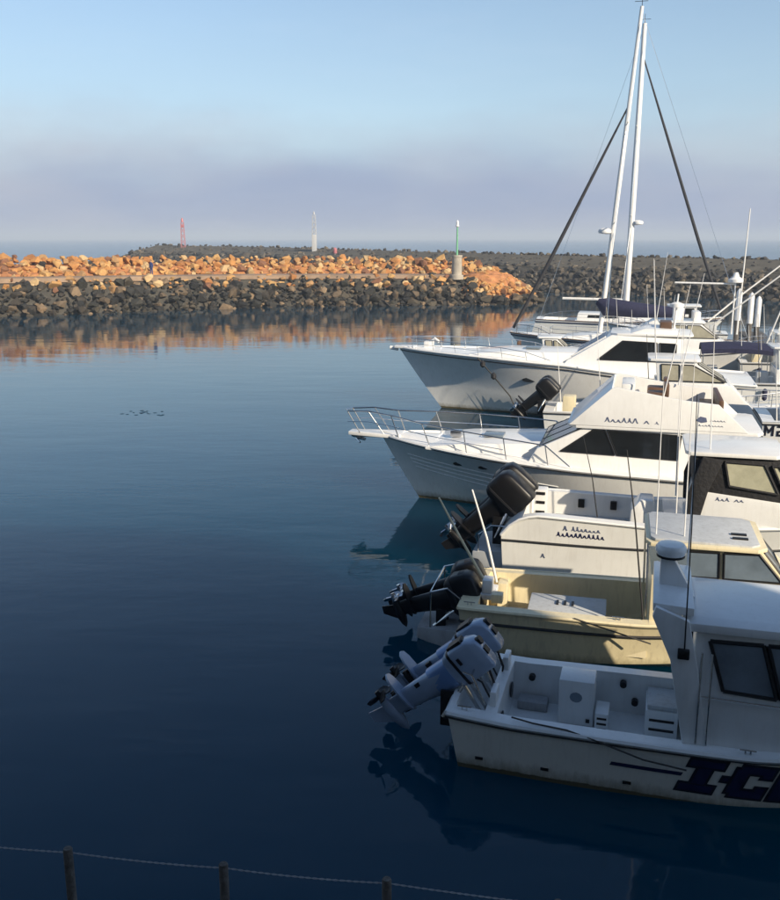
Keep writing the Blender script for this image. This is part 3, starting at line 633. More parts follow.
    def glyph(x0, quads):
        for mt, grow, off in (('ink', .028, .004), ('blue', -.012, .009)):
            g = MB()
            for i, (a, c_, e, f) in enumerate(quads):     # rectangles in letter units: u0 u1 v0 v1
                u0, u1, v0, v1 = a - grow, c_ + grow, e - grow, f + grow
                n = 3
                for k in range(n):
                    ua, ub = u0 + (u1 - u0) * k / n, u0 + (u1 - u0) * (k + 1) / n
                    P = [F(x0 + u + .19 * (v / .56), .25 + v) for u, v in ((ua, v0), (ub, v0), (ub, v1), (ua, v1))]
                    g.slab(P, (0, -1, 0), off + i * .0004, off + .003 + i * .0004)
            g.build('letter', mt, b, smooth=0)
    glyph(3.36, [(.02, .50, .0, .13), (.02, .50, .43, .56), (.16, .36, .13, .43)])
    glyph(3.88, [(.02, .12, .24, .32)])
    glyph(4.02, [(.0, .18, .06, .50), (.06, .50, .0, .14), (.06, .50, .42, .56), (.36, .50, .12, .2), (.36, .50, .36, .44)])
    glyph(4.60, [(.0, .16, .0, .56), (.1, .5, .0, .13), (.1, .46, .22, .34), (.1, .5, .43, .56)])
    g = MB()
    for k in range(8):
        xa, xb = 2.42 + k * .125, 2.42 + (k + 1) * .125
        g.slab([F(xa + .02, .49 + .0), F(xb + .02, .49), F(xb + .045, .55), F(xa + .045, .55)], (0, -1, 0), .004, .008)
    g.build('stripe', 'blue', b, smooth=0)
boat_ice()

# ------------------------------------------------------------------ cream boat with a grey hardtop
def boat_cream():
    b = empty('motor_boat', (1.59, 17.65, 0), -14, 'cream motor boat with a grey hardtop and black tilted outboards', 'boat')
    h = Hull(7.6, 6.7, 2.42, [(0, 1.03), (3.5, 1.06), (5.5, 1.2), (7.6, 1.5)], zc=(.06, .5), rake=.1)
    h.hull('hullcream', b)
    h.deck([(0, .35, 'top', 0), (.35, 3.55, 'well', .30), (3.55, 7.58, 'top', 0)], 'cream', b, cap=.22)
    MB().box(.45, 3.5, -.86, .86, .302, .33).build('cockpit_mat', 'deckgrey', b, bevel=.01)
    h.rail('rubber', b, .03, k=.70, off=.012); h.rail('cream', b, .04, dz=-.01, name='gunwale')
    # pod and motors
    MB().loft([[(-.95, y * .5, .02), (-.95, y * .5, .26), (.05, y * .9, .42), (.05, y * .9, -.1)] for y in (-1, 1)]).build('swim_pod', 'deckgrey', b, bevel=.03)
    for y in (.33, -.33): outboard(b, -.42, y, .50, 66, 1.12, 'black', 'black', 'rubber', tw=(5 if y > 0 else -4))
    g = MB()
    for y in (-.75, .75): g.tube([(.05, y, 1.0), (-.28, y, 1.25), (-.62, y, 1.15), (-.62, y, .4)], .02, 6)
    g.tube([(-.62, -.75, 1.15), (-.62, .75, 1.15)], .02, 6); g.build('stern_rail', 'steel', b)
    t = MB().box(.30, .62, -.50, .12, .98, 1.10).box(.36, .56, -.46, -.16, 1.10, 1.38).build('bait_board', 'paint', b, bevel=.025)
    MB().box(.58, .80, -.72, -.5, 1.02, 1.2).build('bait_tray', 'cream', b, bevel=.02)
    MB().tube([(.36, -.32, 1.36), (-.1, -.32, 2.15), (-.56, -.32, 2.98)], [.035, .026, .02], 8).build('rod_pole', 'cream', b)
    MB().tube([(.55, .35, 1.05), (.32, .35, 2.0), (.0, .35, 3.0)], [.03, .024, .018], 8).build('rod_pole', 'alu', b)
    t = MB().box(1.30, 2.75, -.42, .42, .33, .80).build('engine_box', 'cream', b, bevel=.03)
    MB().box(1.27, 2.78, -.45, .45, .80, .86).build('box_lid', 'linergrey', t, bevel=.02)
    for x in (1.8, 1.95, 2.1): MB().box(x, x + .05, -.1, .1, .861, .885).build('lid_handle', 'black', t)
    MB().box(.55, .75, .55, .95, .33, .95).build('stern_seat', 'cream', b, bevel=.03)
    # cabin
    w = wl(1.0, 1.02, 2.5, .93)
    house('cabin', [(3.55, 1.05), (3.55, 1.90), (5.95, 1.94), (6.25, 1.66), (7.0, 1.5), (7.0, 1.3)], w, 'cream', b, .04)
    house('wheelhouse', [(3.85, 1.88), (3.75, 2.50), (5.42, 2.54), (5.92, 1.92)], lambda z: w(z) - .05, 'cream', b, .02)
    r = MB(); r.loft([[(x, y, z) for x, y in ((3.42, .8), (3.5, .97), (5.35, .96), (5.52, .8), (5.52, -.8), (5.35, -.96), (3.5, -.97), (3.42, -.8))] for z in (2.52, 2.595)]); r.build('roof_rim', 'cream', b, bevel=.02)
    r = MB(); r.loft([[(x, y, z + .02 * (x < 3.6)) for x, y in ((3.5, .74), (3.58, .88), (5.25, .87), (5.40, .74), (5.40, -.74), (5.25, -.87), (3.58, -.88), (3.5, -.74))] for z in (2.58, 2.63)]); t = r.build('roof', 'linergrey', b, bevel=.015)
    for k in range(2): MB().box(4.95, 5.22, -.55 + k * .25, -.47 + k * .25, 2.632, 2.66).build('roof_vent', 'black', t)
    w2 = lambda z: w(z) - .045
    for sg in (1, -1):
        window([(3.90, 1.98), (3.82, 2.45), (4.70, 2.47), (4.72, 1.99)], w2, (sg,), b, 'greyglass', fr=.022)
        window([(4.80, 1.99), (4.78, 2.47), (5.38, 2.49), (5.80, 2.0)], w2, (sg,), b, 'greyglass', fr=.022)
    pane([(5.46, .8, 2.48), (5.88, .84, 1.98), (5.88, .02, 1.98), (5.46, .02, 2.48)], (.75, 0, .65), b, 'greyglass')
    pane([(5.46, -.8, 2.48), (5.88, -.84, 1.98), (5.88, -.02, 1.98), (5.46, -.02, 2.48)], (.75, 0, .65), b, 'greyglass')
    g = MB(); g.tube([(4.45, -1.0, 1.90), (4.6, -1.02, 1.72), (4.75, -1.02, 1.78)], .02, 6); g.build('rope_hook', 'black', b)
    for y in (-.9, .9): MB().tube([(3.5, y, 1.1), (3.46, y, 2.54)], .022, 8).build('roof_post', 'steel', b)
    MB().tube([(2.2, -1.22, 1.08), (2.9, -1.28, .93), (3.6, -1.35, .78)], .014, 6).build('mooring_rope', 'rope', b)
    for x in (3.6, 4.1): MB().tube([(x, -.6, 2.6), (x - .05, -.6, 5.5 + (x - 3.6))], [.014, .005], 6).build('antenna', 'paint', b)
    MB().tube([(3.45, -1.0, 1.1), (3.2, -1.0, 3.0), (2.98, -1.0, 4.3)], [.02, .016, .01], 6).build('rod_pole', 'rubber', b)
    bowrail(h, 5.4, 7.3, .5, b)
    [cleat(MB(), x, y, z, b) for x, y, z in ((.2, -1.0, 1.05), (3.0, -1.1, 1.07), (.2, 1.0, 1.05))]
boat_cream()

# ------------------------------------------------------------------ white high-sided boat with black canvas
def boat_white():
    b = empty('motor_boat', (2.95, 21.92, 0), -15, 'white high-sided boat with black canvas cabin enclosure and faded script on its side', 'boat')
    h = Hull(8.8, 7.6, 2.56, [(0, 1.12), (.12, 1.28), (.3, 1.46), (.55, 1.60), (.9, 1.66), (3.5, 1.60), (6.5, 1.75), (8.8, 2.1)], zc=(.08, .7), rake=.05, cb=.9)
    h.hull('hullwhite', b)
    h.deck([(0, .5, 'top', 0), (.5, 3.7, 'well', .5), (3.7, 8.78, 'top', 0)], 'white', b, cap=.24)
    MB().box(.6, 3.6, -.9, .9, .502, .525).build('cockpit_mat', 'deckgrey', b, bevel=.01)
    g = MB()
    for sg in (-1, 1):
        P = [h.surf(.02 + 8.0 * i / 40, .99 + .25 * (i / 40) ** 2, sg, .012) for i in range(41)]; g.tube(P, .026, 6)
    g.build('rub_rail', 'rubber', b); h.rail('white', b, .04, dz=-.01, name='gunwale')
    for y in (.4, -.4): outboard(b, -.12, y, 1.12, 42, 1.38, 'black', 'black', 'rubber', tw=(4 if y > 0 else -3))
    MB().loft([[(-.75, y * .8, .1), (-.75, y * .8, .5), (.04, y * .95, .62), (.04, y * .95, 0)] for y in (-1, 1)]).build('swim_pod', 'linergrey', b, bevel=.03)
    g = MB(); g.tube([(.1, -.8, 1.2), (-.3, -.8, 1.2), (-.6, -.8, .95), (-.6, -.8, .5)], .02, 6).tube([(-.3, -.8, 1.2), (-.3, -.3, 1.2)], .02, 6); g.build('stern_rail', 'steel', b)
    for x in (1.65, 2.45): MB().box(x, x + .16, .93, 1.03, 1.30, 1.52).build('rod_holder', 'black', b, bevel=.02)
    MB().box(1.1, 2.9, .86, .99, .95, 1.1).build('side_pocket', 'linergrey', b, bevel=.02)
    t = MB().box(.62, .92, .2, .6, .525, 1.9).build('rod_rack', 'white', b, bevel=.03)
    for z in (1.3, 1.55, 1.78): MB().box(.66, .88, .185, .21, z, z + .07).build('slot', 'black', t)
    t = MB().loft([[(2.9, -.5, .525), (3.5, -.5, .525), (3.5, .3, .525), (2.9, .3, .525)], [(2.95, -.5, 1.75), (3.5, -.5, 1.75), (3.5, .3, 1.75), (2.95, .3, 1.75)], [(3.15, -.45, 2.0), (3.45, -.45, 2.0), (3.45, .25, 2.0), (3.15, .25, 2.0)]]).build('helm_seat', 'white', b, bevel=.05)
    fl = lambda x, z: h.surf(x, z, -1, 0)
    scribble(h, 1.45, 2.3, 1.36, 1.47, 9, -1, 3, fl, b, 'greyink'); scribble(h, 1.30, 2.4, 1.20, 1.31, 11, -1, 5, fl, b, 'blue')
    scribble(h, .95, 1.15, .62, .72, 2, -1, 8, fl, b, 'greyink')
    # cabin
    w = wl(1.6, 1.10, 3.3, .98)
    house('cabin', [(4.25, 1.62), (4.35, 2.48), (6.3, 2.30), (7.5, 2.05), (7.9, 1.9), (7.9, 1.8)], w, 'white', b, .05)
    house('canvas_enclosure', [(4.30, 2.40), (4.25, 3.26), (6.1, 3.24), (6.7, 2.24)], lambda z: w(z) - .03, 'bcanvas', b, .03)
    for sg in (1, -1):
        MB().slab([(4.18, sg * 1.02, 1.72), (4.42, sg * 1.02, 1.72), (4.58, sg * 1.0, 2.45), (4.86, sg * .99, 3.2), (4.42, sg * .99, 3.26), (4.16, sg * 1.0, 2.4)], (0, sg, 0), -.03, .09).build('canvas_drape', 'bcanvas', b, bevel=.03)
        window([(5.02, 2.62), (4.90, 3.16), (5.72, 3.14), (6.05, 2.50)], lambda z: w(z) - .02, (sg,), b, 'clear', 'bcanvas', .03, 'clear_panel')
        window([(6.20, 2.48), (5.88, 3.12), (6.02, 3.12), (6.45, 2.44)], lambda z: w(z) - .02, (sg,), b, 'clear', 'bcanvas', .03, 'clear_panel')
    MB().loft([[(x, y, z) for x, y in ((4.05, .85), (4.15, 1.04), (5.95, 1.02), (6.2, .8), (6.2, -.8), (5.95, -1.02), (4.15, -1.04), (4.05, -.85))] for z in (3.27, 3.36)]).build('roof', 'white', b, bevel=.025)
    scribble(h, 4.75, 5.35, 2.28, 2.36, 6, -1, 11, lambda x, z: Vector((x, -w(z), z)), b, 'greyink')
    pane([(6.22, .85, 3.1), (6.66, .9, 2.36), (6.66, -.9, 2.36), (6.22, -.85, 3.1)], (.86, 0, .5), b, 'clear')
    for x, y in ((3.95, -.95), (4.0, .9), (4.6, -.6)): MB().tube([(x, y, 1.8 if x < 4.1 else 3.3), (x - .12, y, 6.2)], [.016, .006], 6).build('antenna', 'paint', b)
    MB().tube([(2.2, -.95, 1.66), (2.05, -1.05, 2.6), (1.8, -1.1, 3.6)], [.016, .012, .006], 6).build('rod_pole', 'rubber', b)
    bowrail(h, 6.3, 8.4, .5, b)
boat_white()

# ------------------------------------------------------------------ flybridge cruiser, bow out
def cruiser():
    b = empty('flybridge_cruiser', (11.3, 25.1, 0), 165, 'white flybridge cruiser with a long bow pulpit, dark saloon windows and strakes on its bow', 'yacht')
    h = Hull(12.0, 10.3, 4.0, [(0, 1.5), (3, 1.56), (6, 1.66), (9, 1.82), (12, 2.0)], zk=-.6, zc=(.1, .95), fine=2.2, rake=.1)
    h.hull('hullwhite', b)
    h.deck([(0, .25, 'top', 0), (.25, 1.5, 'well', .7), (1.5, 11.97, 'top', 0)], 'white', b, cap=.28, camber=.1)
    h.rail('rubber', b, .022, k=.97, off=.02); h.rail('white', b, .05, name='toe_rail', dz=.02)
    for k in (.22, .34, .46, .58): h.rail('hullwhite', b, .02, x0=6.5, x1=11.3, k=k, off=.004, name='strake', trans=False)
    # pulpit platform with anchor
    t = MB().loft([[(11.3, y * .42, z), (12.4, y * .30, z), (13.0, y * .22, z)] + [(13.0, -y * .22, z), (12.4, -y * .30, z), (11.3, -y * .42, z)] for y, z in ((1, 1.95), (1, 2.06))]).build('bow_pulpit', 'white', b, bevel=.02)
    MB().tube([(11.9, 0, 1.90), (12.9, 0, 1.88)], .03, 6).tube([(12.62, -.2, 1.72), (12.82, 0, 1.82), (12.62, .2, 1.72)], .03, 6).tube([(12.5, 0, 1.78), (12.95, 0, 1.9)], .05, 8).build('anchor', 'steel', t)
    g = MB(); sides = {}
    for sg in (1, -1):
        pts = []
        for x, ht in ((5.9, .1), (6.6, .62), (7.8, .66), (9.0, .68), (10.2, .70), (11.3, .72)):
            p = h.side(h.tx(x), 1); y = sg * max(p[1] - .12, .35); a = Vector((p[0], y, p[2] + .02)); c = Vector((p[0] + (.25 if x > 9 else .1), y, p[2] + ht))
            g.tube([a, c], .017, 6); pts.append(c)
        pts += [Vector((12.3, sg * .36, 2.76)), Vector((13.0, sg * .27, 2.72))]
        g.tube([(12.6, sg * .27, 2.05), pts[-1]], .017, 6); g.tube([(11.8, sg * .33, 2.05), (12.3, sg * .36, 2.76)], .017, 6)
        g.tube(pts, .021, 7); g.tube([p - Vector((0, 0, .33)) for p in pts[2:]], .013, 6); sides[sg] = pts[-1]
    g.tube([sides[1], (13.12, 0, 2.72), sides[-1]], .021, 7); g.build('bow_rail', 'steel', b)
    for sg in (1, -1):
        for x in (7.6, 8.5, 9.3):
            p = h.surf(x, 1.45, sg, .006); MB().loft([[(x + .16 * math.cos(a * .524), p.y + dy * sg, 1.45 + .055 * math.sin(a * .524)) for a in range(12)] for dy in (-.02, .012)]).build('porthole', 'glass', b)
    # trunk, saloon, flybridge
    house('cabin_trunk', [(6.6, 1.7), (6.6, 2.22), (9.2, 2.08), (10.3, 1.94), (10.3, 1.85)], lambda z: 1.25 - .2 * (z - 1.7), 'white', b, .06)
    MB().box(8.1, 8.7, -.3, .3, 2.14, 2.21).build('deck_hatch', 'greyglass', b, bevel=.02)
    MB().box(9.4, 9.75, -.16, .16, 2.05, 2.25).build('windlass', 'steel', b, bevel=.03)
    w = wl(1.55, 1.62, 2.85, 1.42)
    house('saloon', [(1.5, 1.5), (1.5, 2.78), (5.55, 2.86), (6.95, 2.16), (7.2, 1.75)], w, 'white', b, .05)
    for sg in (1, -1):
        window([(6.30, 2.12), (5.42, 2.76), (5.10, 2.76), (4.80, 2.09)], w, (sg,), b, fr=.02)
        window([(4.74, 2.09), (5.04, 2.76), (3.05, 2.72), (3.12, 2.05)], w, (sg,), b, fr=.02)
        window([(2.6, 2.05), (2.55, 2.68), (1.8, 2.66), (1.8, 2.05)], w, (sg,), b, fr=.02)
    for y0, y1 in ((-1.40, -.47), (-.45, .45), (.47, 1.40)):
        pane([(5.68, y0 * .96, 2.80), (6.90, y0, 2.19), (6.90, y1, 2.19), (5.68, y1 * .96, 2.80)], (.45, 0, .89), b, fr=.012)
    wf = lambda z: 1.52 - .09 * (z - 2.86)
    MB().loft([[(0.9, y, z) for y in ()] or [(x, y, z) for x, y in ((.95, 1.35), (1.1, 1.5), (5.9, 1.5), (6.15, 1.2), (6.15, -1.2), (5.9, -1.5), (1.1, -1.5), (.95, -1.35))] for z in (2.80, 2.90)]).build('flybridge_floor', 'white', b, bevel=.02)
    # coaming as a thick open ring, the helm inside
    for sg in (1, -1):
        MB().slab([(x, sg * wf(z), z) for x, z in ((6.10, 2.89), (4.97, 3.95), (4.82, 3.98), (3.1, 3.70), (2.15, 3.62), (1.35, 2.89))], (0, sg, 0), -.08, .0).build('flybridge_side', 'white', b, bevel=.02)
    MB().slab([(6.10, 1.45, 2.89), (4.97, 1.36, 3.95), (4.97, -1.36, 3.95), (6.10, -1.45, 2.89)], (-.68, 0, -.73), .0, .06).build('flybridge_front', 'white', b, bevel=.02)
    for y in (-.6, .35): 
        t = MB().box(3.5, 4.0, y - .28, y + .28, 3.3, 3.75).box(3.42, 3.56, y - .28, y + .28, 3.6, 4.02).build('helm_seat', 'brown', b, bevel=.06)
        MB().tube([(3.75, y, 2.9), (3.75, y, 3.32)], .06, 8).build('pedestal', 'steel', t)
    MB().box(4.35, 4.72, -.7, .7, 2.9, 3.98).build('helm_console', 'white', b, bevel=.05)
    MB().box(2.0, 2.5, -1.2, 1.2, 2.9, 3.35).box(2.0, 2.14, -1.2, 1.2, 3.3, 3.7).build('bench_seat', 'brown', b, bevel=.05)
    fl = lambda x, z: Vector((x, wf(z), z))
    scribble(h, 5.12, 3.92, 3.02, 3.15, 8, 1, 21, fl, b, 'greyink'); scribble(h, 3.78, 3.66, 3.02, 3.09, 1, 1, 23, fl, b, 'greyink')
    MB().slab([fl(x, z) for x, z in ((2.72, 3.18), (2.6, 3.29), (2.45, 3.26), (2.42, 3.15), (2.56, 3.12))], (0, 1, 0), .003, .01).build('emblem', 'greyink', b, smooth=0)
    scribble(h, 2.35, 1.95, 3.17, 3.23, 5, 1, 27, fl, b, 'greyink'); scribble(h, 2.65, 2.0, 3.03, 3.08, 8, 1, 29, fl, b, 'greyink')
    for y in (-1.4, 1.4): MB().tube([(.7, y, 1.5), (1.0, y, 2.84)], .03, 8).build('overhang_post', 'steel', b)
    for x, y, z1 in ((3.6, 1.35, 6.8), (3.1, -1.3, 7.0)): MB().tube([(x, y, 3.7), (x - .5, y, z1)], [.02, .007], 6).build('antenna', 'paint', b)
    bowrail(h, .3, 1.4, .5, b, n=3, mid=False, name='stern_rail')
cruiser()

# ------------------------------------------------------------------ big motor yacht behind, bow out
def yacht():
    b = empty('motor_yacht', (15.9, 40.0, 0), 165, 'large white motor yacht with a high flared bow in blue shade and sloping cabin front', 'yacht')
    h = Hull(16.0, 13.2, 4.5, [(0, 1.9), (4.5, 2.1), (8, 2.5), (12, 2.72), (16, 2.85)], zk=-.8, zc=(.12, 1.35), fine=2.2)
    h.hull('hullwhite', b); h.deck([(0, 15.96, 'top', 0)], 'white', b, cap=.3, camber=.12)
    h.rail('white', b, .06, name='toe_rail', dz=.03); h.rail('rubber', b, .025, k=.93, off=.012)
    t = MB().loft([[(15.2, .35, z), (16.2, .2, z), (16.2, -.2, z), (15.2, -.35, z)] for z in (2.84, 2.96)]).build('bow_pulpit', 'white', b, bevel=.03)
    MB().tube([(16.05, 0, 2.78), (16.45, 0, 2.84)], .09, 8).build('anchor_roller', 'paint', t)
    MB().box(14.3, 14.75, -.2, .2, 2.85, 3.2).build('windlass', 'paint', b, bevel=.06)
    MB().tube([(14.5, .1, 3.1), (14.2, .15, 3.35), (14.0, .2, 3.2)], .07, 8).build('fender', 'paint', b)
    house('cabin_trunk', [(7.2, 2.4), (7.2, 3.0), (10.6, 2.98), (12.4, 2.82), (12.4, 2.7)], lambda z: 1.4 - .2 * (z - 2.4), 'white', b, .08)
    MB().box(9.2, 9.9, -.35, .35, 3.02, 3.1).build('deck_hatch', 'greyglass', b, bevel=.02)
    w = wl(2.1, 1.78, 3.9, 1.5)
    house('cabin', [(3.0, 2.0), (3.0, 3.76), (6.05, 3.86), (7.9, 2.72), (8.1, 2.45)], w, 'white', b, .07)
    for sg in (1, -1):
        window([(6.55, 2.80), (5.55, 3.62), (4.1, 3.57), (4.05, 2.78)], w, (sg,), b, fr=.03)
        window([(3.95, 2.78), (4.0, 3.56), (3.3, 3.54), (3.3, 2.78)], w, (sg,), b, fr=.03)
        MB().loft([[(9.5 + .34 * math.cos(a * .524), sg * (h.surf(9.5, 1.75, 1)[1] + dy), 1.78 + .10 * math.sin(a * .524)) for a in range(12)] for dy in (-.03, .03)]).build('porthole', 'glass', b)
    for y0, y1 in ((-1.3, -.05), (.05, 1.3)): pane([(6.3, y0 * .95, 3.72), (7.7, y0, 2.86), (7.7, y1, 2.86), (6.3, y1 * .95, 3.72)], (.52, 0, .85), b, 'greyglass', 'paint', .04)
    MB().loft([[(x, y, z) for x, y in ((2.6, 1.2), (2.8, 1.5), (5.8, 1.48), (6.1, 1.2), (6.1, -1.2), (5.8, -1.48), (2.8, -1.5), (2.6, -1.2))] for z in (3.84, 3.94)]).build('roof', 'white', b, bevel=.03)
    house('flybridge', [(3.2, 3.9), (3.3, 4.1), (4.6, 4.16), (5.3, 3.92)], lambda z: 1.25, 'white', b, .06)
    MB().box(3.5, 4.0, -.6, .6, 4.05, 4.4).build('seat', 'brown', b, bevel=.05)
    g = MB(); g.tube([(3.4, 0, 4.0), (3.3, 0, 5.6)], [.05, .035], 8).lathe([(.1, 0), (.3, .03), (.3, .16), (.1, .24)], (3.33, 0, 5.0), 14); g.build('radar_mast', 'paint', b)
    MB().tube([(4.2, 1.2, 4.4), (3.9, 1.2, 7.4)], [.02, .007], 6).build('antenna', 'paint', b)
    bowrail(h, 8.5, 15.2, .55, b, n=7, tip=.3, r=.014)
    MB().tube([(11.8, 2.2, 2.75), (11.0, 2.6, 2.0), (10.2, 2.9, 1.2), (9.9, 3.0, .6)], .03, 6).build('mooring_rope', 'rope', b)
    for x, y, z in ((11.55, 2.3, 2.5), (11.0, 2.6, 2.02)): MB().lathe([(.02, -.16), (.12, -.08), (.12, .08), (.02, .16)], (x, y, z), 10).build('float', 'rubber', b)
yacht()

# ------------------------------------------------------------------ further boats in the pens
def cabin_boat(name, loc, rz, label, L, B, s0, s1, zdeck, zroof, cx, motors=None, canopy=None, brown=False, glass='glass', hullm='hullwhite', text=None, group=None):
    b = empty(name, loc, rz, label, 'boat', group)
    h = Hull(L, L * .87, B, [(0, s0), (L * .5, s0 * 1.06), (L, s1)], zk=-.5, zc=(.08, s1 * .4), fine=2.1)
    h.hull(hullm, b); c0, c1, c2 = cx
    h.deck([(0, .4, 'top', 0), (.4, c0, 'well', s0 * .35), (c0, L * .997, 'top', 0)], 'white', b, cap=.24)
    h.rail('rubber', b, .03, k=.96, off=.01)
    w = wl(s0, B * .40, zroof, B * .36)
    house('cabin', [(c0, s0), (c0, zdeck), (c2, zdeck - .05), (c2 + .9, s0 + .35), (c2 + .9, s0 + .1)], w, 'white', b, .05)
    house('wheelhouse', [(c0 + .1, zdeck - .1), (c0, zroof - .04), (c1, zroof - .04), (c2 - .05, zdeck - .1)], lambda z: w(z) - .04, 'white', b, .03)
    w2 = lambda z: w(z) - .03; e = (zroof - zdeck)
    for sg in (1, -1):
        m_ = (c0 + c1) / 2 + .2
        window([(c0 + .25, zdeck + .06), (c0 + .2, zroof - .14), (m_ - .04, zroof - .14), (m_, zdeck + .06)], w2, (sg,), b, glass)
        window([(m_ + .1, zdeck + .06), (m_ + .06, zroof - .14), (c1 - .05, zroof - .14), (c2 - .25, zdeck + .06)], w2, (sg,), b, glass)
    nv = Vector((e, 0, c2 - c1))
    yy = B * .33
    for y0, y1 in ((-yy, -.03), (.03, yy)):
        pane([(c1 + (c2 - c1) * .12, y0 * .95, zroof - .04 - e * .13), (c2 - (c2 - c1) * .14, y0, zdeck + e * .05), (c2 - (c2 - c1) * .14, y1, zdeck + e * .05), (c1 + (c2 - c1) * .12, y1 * .95, zroof - .04 - e * .13)], nv, b, 'tanglass' if glass == 'tanglass' else glass)
    MB().loft([[(x, y * B * .38, z) for x, y in ((c0 - .3, .85), (c0 - .2, 1), (c1 + .1, .98), (c1 + .25, .8), (c1 + .25, -.8), (c1 + .1, -.98), (c0 - .2, -1), (c0 - .3, -.85))] for z in (zroof - .03, zroof + .07)]).build('roof', 'white', b, bevel=.025)
    if brown: MB().box(c0 - 1.4, c0 - .5, -.7, .7, s0 * .35, s0 + .55).box(c0 - 1.5, c0 - 1.35, -.7, .7, s0, s0 + .95).build('cockpit_seat', 'brown', b, bevel=.06)
    if motors:
        for y in (.36, -.36): outboard(b, -.15, y, s0 + .12, 45, 1.15, 'black', 'black', 'rubber')
    if canopy:
        x0, x1, z = canopy
        n = 6; MB().loft([[(x0, y, zz - .25 * abs(y / (B * .42)) ** 2.5 + dz) if True else 0 for y, zz in [(B * .42 * (k / 5 - 1), z) for k in range(11)]] + [(x0, y, zz - .25 * abs(y / (B * .42)) ** 2.5 - .22) for y, zz in [(B * .42 * (1 - k / 5), z) for k in range(11)]] if i == 0 else
            [(x0 + (x1 - x0) * i / n, y, z + .1 * math.sin(i / n * 3.14) - .25 * abs(y / (B * .42)) ** 2.5) for y in [B * .42 * (k / 5 - 1) for k in range(11)]] + [(x0 + (x1 - x0) * i / n, y, z + .1 * math.sin(i / n * 3.14) - .25 * abs(y / (B * .42)) ** 2.5 - .22) for y in [B * .42 * (1 - k / 5) for k in range(11)]] for i in range(n + 1) for dz in (0,)]).build('canopy', 'canvas', b)
        g = MB()
        for x in (x0 + .1, x1 - .1):
            for y in (-B * .4, B * .4): g.tube([(x, y, s0), (x, y, z - .3)], .022, 6)
        g.build('canopy_frame', 'steel', b)
    bowrail(h, L * .65, L * .96, .55, b)
    return b, h
bE, hE = cabin_boat('motor_boat', (6.4, 37.0, 0), -15, 'white cabin boat with black tilted outboards moored beside the large yacht', 9.4, 2.7, 1.25, 1.75, 2.6, 3.42, (4.2, 5.6, 7.0), motors=True, brown=True, glass='tanglass')
for y in (-1.0, 1.0): MB().tube([(4.2, y, 3.4), (3.9, y, 7.2)], [.02, .007], 6).build('antenna', 'paint', bE)
bH, hH = cabin_boat('motor_boat', (12.9, 31.6, 0), -15, 'white boat with dark numbers on its high side beyond the flybridge cruiser', 9.0, 3.0, 1.95, 2.4, 2.55, 3.1, (1.3, 3.4, 4.6))
# registration on its side
g = MB(); T = 'M2'; fl = lambda x, z: hH.surf(x, z, -1, 0)
def strokes(g, x0, z0, segs, w=.07):
    for i, ((a, c), (d_, e)) in enumerate(segs):
        p, q = Vector((x0 + a, z0 + c)), Vector((x0 + d_, z0 + e)); dr = (q - p).normalized() * (w / 2); nn = Vector((-dr.y, dr.x)); p = p - dr; q = q + dr
        g.slab([fl(*(p + nn)), fl(*(p - nn)), fl(*(q - nn)), fl(*(q + nn))], (0, -1, 0), .004 + i * .001, .012 + i * .001)
strokes(g, .12, 1.52, [((0, 0), (0, .3)), ((0, .3), (.12, .1)), ((.12, .1), (.24, .3)), ((.24, .3), (.24, 0))])
strokes(g, .52, 1.52, [((0, .3), (.2, .3)), ((.2, .3), (.2, .16)), ((.2, .16), (0, .12)), ((0, .12), (0, 0)), ((0, 0), (.2, 0))])
g.build('registration', 'ink', bH, smooth=0)
bI, hI = cabin_boat('motor_boat', (16.0, 48.1, 0), -15, 'small white boat under a navy canvas canopy behind the large yacht', 7.5, 2.6, 1.0, 1.4, 1.6, 2.2, (3.9, 5.0, 6.0), canopy=(.3, 3.9, 2.65))
bK, hK = cabin_boat('motor_boat', (17.2, 44.6, 0), -15, 'white boat with a black screen beyond the bow of the cabin boat', 8.0, 2.7, 1.2, 1.6, 1.9, 2.9, (1.5, 3.4, 4.6))
bJ, hJ = cabin_boat('motor_boat', (12.6, 54.4, 0), -13, 'white game fishing boat with long raised outrigger poles and a radar mast', 11.5, 3.4, 1.5, 2.1, 2.4, 3.3, (3.4, 5.4, 6.6), glass='tanglass')
MB().box(5.0, 5.4, -.8, .8, 3.36, 3.9).box(3.9, 4.5, -.5, .5, 3.36, 4.1).build('flybridge', 'white', bJ, bevel=.08)
g = MB(); g.tube([(7.2, 0, 2.6), (7.2, 0, 6.1)], .045, 8).tube([(7.2, 0, 5.45), (3.9, 0, 5.5)], .05, 8).lathe([(.15, 0), (.42, .05), (.42, .2), (.2, .35), (.1, .6)], (7.2, 0, 5.5), 14); g.build('radar_mast', 'paint', bJ)
MB().tube([(7.5, 0, 2.6), (7.65, 0, 9.6)], [.05, .03], 8).build('pole', 'alu', bJ)
for y in (-1.2, 1.2): MB().tube([(6.0, y, 3.2), (7.6, y * 1.3, 4.6), (12.6, y * 1.6, 8.8)], [.05, .05, .03], 6).build('outrigger', 'alu', bJ)
bN, hN = cabin_boat('motor_boat', (19.6, 51.4, 0), -15, 'white boat with upright rigging poles moored by the piles', 8.5, 2.8, 1.3, 1.7, 2.0, 2.9, (2.0, 3.8, 5.0))
for x, y, dx in ((1.0, -.8, 1.9), (1.5, .6, 2.1)): MB().tube([(x, y, 1.3), (x + dx, y, 7.4)], [.05, .03], 6).build('outrigger', 'alu', bN)

